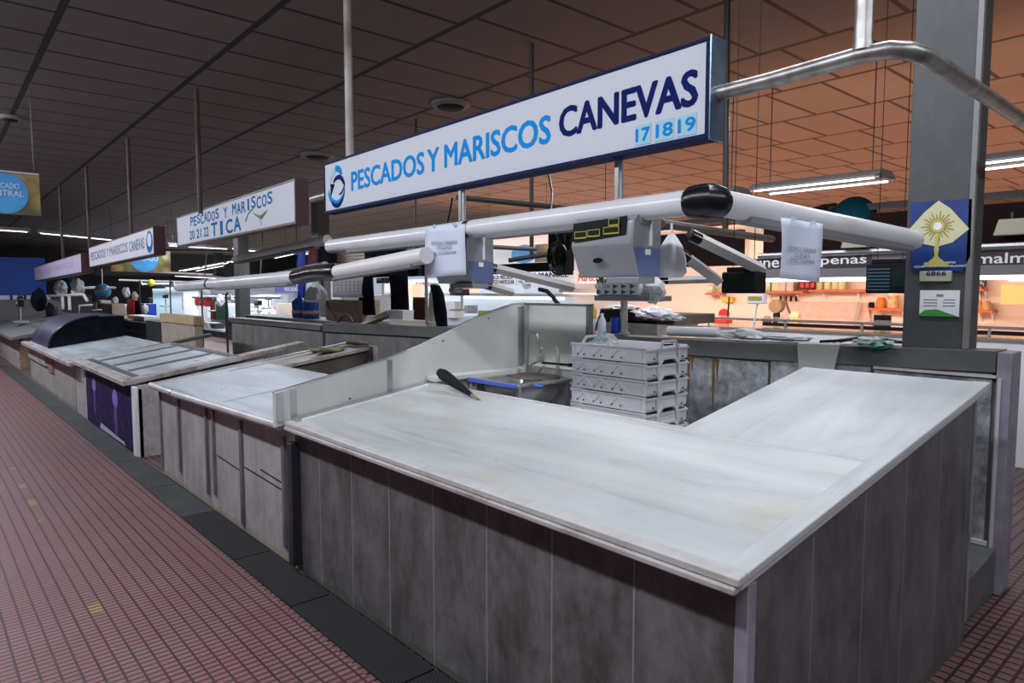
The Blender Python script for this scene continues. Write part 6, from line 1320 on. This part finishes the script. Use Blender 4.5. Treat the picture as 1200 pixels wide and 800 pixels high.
    for i, (px, py0, py1, Y, lb) in enumerate(((89, 320, 372, 5.0, 'left of the beach ball'), (163, 330, 372, 6.5, 'between the red garment and the pale blue cabinet'), (199, 330, 372, 6.8, 'in front of the taller pale blue cabinet'), (265, 345, 378, 5.2, 'with a bent hook above the far ledge'), (22, 345, 372, 2.2, 'at the left edge below the blue band'), (236, 335, 372, 6.5, 'beside the left red bag'))):
        a_ = at_y(px, py0, Y); b_ = at_y(px, py1, Y); t = thing('lamp_stand', 'thin dark stand with a small head ' + lb, 'stand', b_)
        MB().tube([(a_.x, Y, 0), (a_.x, Y, a_.z)], 0.025, 8).build('pole', M['darkpipe'], t)
        MB().tube([(a_.x, Y, a_.z), (a_.x + 0.1, Y, a_.z + 0.05), (a_.x + 0.25, Y, a_.z - 0.03)], 0.018, 6).build('arm', M['darkpipe'], t)
        MB().lathe([(0.03, 0.06), (0.05, 0.0), (0.09, -0.06), (0.085, -0.06)], (a_.x + 0.27, Y, a_.z - 0.05), 12).build('head', M['alu' if i % 2 else 'black'], t)
    for i, (px0, px1, py, lb) in enumerate(((64, 135, 337, 'grey rail above the white bundled bags'), (166, 235, 333, 'pale rail over the pale blue cabinets'), (226, 330, 348, 'pale rail with sign strips behind the second tube'))):
        tag(MB().tube([at_y(px0, py, 8.0 if px0 > 100 else 4.5), at_y(px1, py, 7.6)], 0.05, 8).build('hall_rail', M['alu']), lb, 'rail', 'pale rails over the far stalls')
    garment('red garment hanging before the far stalls', [(150, 157, 350), (149, 158, 362), (150, 157, 376)], 5.5, 0.06, 'red')
    for i, (px0, px1, y0, y1, Y, m, lb) in enumerate(((110, 118, 352, 368, 5.6, 'wallw', 'off-white upright box below the beach ball'), (133, 146, 357, 371, 6.4, 'alu', 'metal box behind the beige box'), (164, 171, 356, 372, 6.6, 'bluepl', 'narrow blue box left of the pale blue cabinet'), (268, 286, 356, 371, 8.6, 'paleblue2', 'pale box between the green cloth and the far pillar'), (322, 342, 356, 371, 8.3, 'kraft', 'beige box left of the water bottles'), (286, 300, 362, 371, 8.4, 'green', 'low green box left of the far pillar'))):
        carton(px0, y0, px1, y1, Y, 0.35, m, lb, 'box', 'goods_box', lid='white' if i % 2 else None)
    garment('navy garment hanging right of the red one', [(157, 163, 352), (157, 165, 364), (158, 165, 378)], 5.6, 0.06, 'navy')
    garment('red round bag hanging at the far stalls, left one', [(230, 237, 348), (229, 240, 353), (231, 238, 358)], 8.0, 0.1, 'redbag', 'bag', 'hanging_bag')
    garment('red round bag hanging at the far stalls, right one', [(241, 249, 347), (240, 252, 353), (242, 250, 359)], 8.0, 0.1, 'redbag', 'bag', 'hanging_bag')
    garment('dark green cloth hanging beside the red bags', [(255, 266, 354), (254, 267, 364), (255, 267, 374)], 7.5, 0.08, 'greendark')
    garment('brown cloth hanging beside the dark green one', [(248, 254, 354), (248, 255, 364), (248, 255, 374)], 7.6, 0.08, 'maroonc')
    # low benches of the far row, each with its goods
    for i, (p0, p1, py, Y, m) in enumerate(((66, 92, 374, 4.6, 'alu'), (94, 128, 374, 6.2, 'wallw'), (130, 190, 376, 8.5, 'alu'), (192, 262, 378, 8.2, 'wallw'), (264, 345, 372, 8.0, 'kraft'))):
        a_ = at_y(p0, py, Y); b_ = at_y(p1, py, Y); t = thing('stall_bench', 'far stall bench, %s from the left of the photo' % ('first', 'second', 'third', 'fourth', 'fifth')[i], 'bench', (a_.x, Y, 0), 0, 'benches of the far stalls')
        MB().box(a_.x, b_.x, Y, Y + 1.2, 0, a_.z - 0.06).build('body', M['slate'], t); MB().box(a_.x, b_.x, Y - 0.05, Y + 1.25, a_.z - 0.06, a_.z).build('top', M[m], t)
        rnd = random.Random(i); n = 9
        for k in range(n):
            f = (k + 0.5) / n; x = a_.x + (b_.x - a_.x) * f; w_ = abs(b_.x - a_.x) / n * rnd.uniform(0.35, 0.8); h = rnd.uniform(0.12, 0.42)
            mm = rnd.choice(['white', 'bag', 'paleblue', 'kraft', 'slate', 'bluepl', 'wallw', 'greendark', 'bagc', 'alu'])
            kind = rnd.choice(['tub', 'bottle', 'bundle'])
            if kind == 'tub': o = MB().hexa([(x - w_ * 0.42, Y + 0.05, a_.z), (x + w_ * 0.42, Y + 0.05, a_.z), (x + w_ * 0.42, Y + 0.45, a_.z), (x - w_ * 0.42, Y + 0.45, a_.z), (x - w_ / 2, Y, a_.z + h * 0.6), (x + w_ / 2, Y, a_.z + h * 0.6), (x + w_ / 2, Y + 0.5, a_.z + h * 0.6), (x - w_ / 2, Y + 0.5, a_.z + h * 0.6)]).build('plastic_tub', M[mm], bevel=0.01)
            elif kind == 'bottle': o = MB().lathe([(0.07, 0), (0.075, h * 0.6), (0.03, h * 0.8), (0.03, h)], (x, Y + 0.2, a_.z), 12).build('bottle', M[mm])
            else: o = MB().blob((x, Y + 0.3, a_.z + h * 0.35), (w_ / 2, 0.15, h * 0.42), 0.3, 2.5, k, 2).build('cloth_bundle', M[mm])
            cn = {'white': 'white', 'bag': 'whitish', 'paleblue': 'pale blue', 'kraft': 'beige', 'slate': 'dark grey', 'bluepl': 'bright blue', 'wallw': 'off-white', 'greendark': 'dark green', 'bagc': 'clear', 'alu': 'metallic'}[mm]
            tag(o, '%s %s, %s from the left on the %s far bench' % (cn, {'tub': 'tub', 'bottle': 'bottle', 'bundle': 'bundle'}[kind], ['first', 'second', 'third', 'fourth', 'fifth', 'sixth', 'seventh', 'eighth', 'ninth'][k], ('leftmost', 'second', 'third', 'fourth', 'rightmost')[i]), {'tub': 'tub', 'bottle': 'bottle', 'bundle': 'bundle'}[kind], 'goods on the far stall benches')
jumble()
# middle stall goods (seen between guard and the long tube)
for i, (p0, p1, y0, y1, Y, m, lb, cat, nm) in enumerate(((521, 532, 353, 372, 9.3, 'white', 'white price grid panel right of the apron', 'panel', 'price_board'), (538, 548, 358, 367, 9.9, 'ink', 'small grey wall socket box on the white stall wall', 'box', 'socket_box'), (560, 573, 364, 372, 9.2, 'yelmud', 'mustard box on the bench behind the splash guard', 'box', 'carton'), (527, 537, 330, 346, 8.6, 'slate', 'grey box hanging below the second scale', 'box', 'hanging_box'), (542, 549, 332, 343, 8.7, 'litpanel', 'small copper glowing panel below the second scale', 'panel', 'lit_panel'), (478, 484, 333, 350, 8.7, 'litpanel', 'small copper glowing panel beside the trousers', 'panel', 'lit_panel'), (706, 770, 376, 390, 6.2, 'steel', 'steel bench behind the ledge right of the steel post', 'bench', 'steel_bench'), (702, 790, 369, 377, 6.2, 'oakdark', 'dark worktop on the steel bench behind the ledge', 'board', 'bench_top'))):
    carton(p0, y0, p1, y1, Y, 0.3 if i < 6 else 0.8, m, lb, cat, nm)
tag(MB().hexa([tuple(at_y(703, 371, 6.0)), tuple(at_y(752, 371, 6.0)), tuple(at_y(752, 371, 6.4)), tuple(at_y(703, 371, 6.4)), tuple(at_y(703, 361, 6.0)), tuple(at_y(738, 361, 6.0)), tuple(at_y(738, 361, 6.4)), tuple(at_y(703, 361, 6.4))]).build('black_case', M['black'], bevel=0.02), 'black flat case lying on the dark bench behind the steel post', 'case')
for i, (px, py, rx, rz_, m, lb) in enumerate(((766, 367, 0.22, 0.06, 'bag', 'crumpled white plastic sheets on the dark bench'), (782, 372, 0.16, 0.035, 'bagc', 'clear bag end hanging over the dark bench'), (730, 360, 0.18, 0.03, 'bag', 'white bag on top of the black case'))):
    tag(MB().blob(at_y(px, py, 6.1), (rx, 0.15, rz_), 0.35, 3.5, i + 4, 3).build('plastic_sheets', M[m]), lb, 'plastic')
# wall objects of the middle stall
tag(MB().tube([at_y(617, 334, 9.35), at_y(617, 334, 9.42)], 0.09, 18).build('wall_dial', M['alu']), 'round dial under the JOSE MANUEL sign', 'dial')
P = [at_y(*p, 6.5) for p in ((632, 339), (641, 341), (648, 348), (656, 359))]
tag(MB().tube(P, 0.03, 8).build('black_hose', M['black']), 'black curved arm rising behind the splash guard', 'arm')
# ceiling discs
for px, py, r, lb in ((528, 121, 0.26, 'round ceiling vent behind the middle of the big sign'), (372, 181, 0.30, 'round ceiling vent at the left end of the big sign'), (280, 230, 0.3, 'dark square vent between the first two signs'), (12, 136, 0.13, 'pale round detector on the ceiling at the left edge')):
    d = at_y(px, py, 1.0); 
    dd = (d - Vector((0, 0, H))); p = Vector((0, 0, H)) + dd * ((4.1 - H) / dd.z)
    t = thing('ceiling_vent', lb, 'vent', (p.x, p.y, 4.0))
    MB().lathe([(r, 4.098), (r, 4.07), (r * 0.85, 4.05), (0.001, 4.05)], (p.x, p.y, 0), 24).build('rim', M['beam'], t)
    MB().lathe([(r * 0.7, 4.048), (r * 0.6, 4.03), (0.001, 4.03)], (p.x, p.y, 0), 24).build('grille', M['blackm'], t)
# dark cross rails low under the ceiling, beyond
def rail(p0, p1, Y0, Y1, r, lb, m='darkpipe'):
    tag(MB().tube([at_y(p0[0], p0[1], Y0), at_y(p1[0], p1[1], Y1)], r, 8).build('hall_rail', M[m]), lb, 'rail', 'rails across the hall')
rail((186, 293), (430, 298), 9.5, 12, 0.06, 'dark rail running below the TICA sign')
rail((140, 328), (262, 332), 8.5, 9.0, 0.05, 'grey rail over the far stalls', 'beam')
rail((150, 317), (250, 322), 8.5, 9.0, 0.05, 'brown rail below the small fruit banner', 'oakdark')
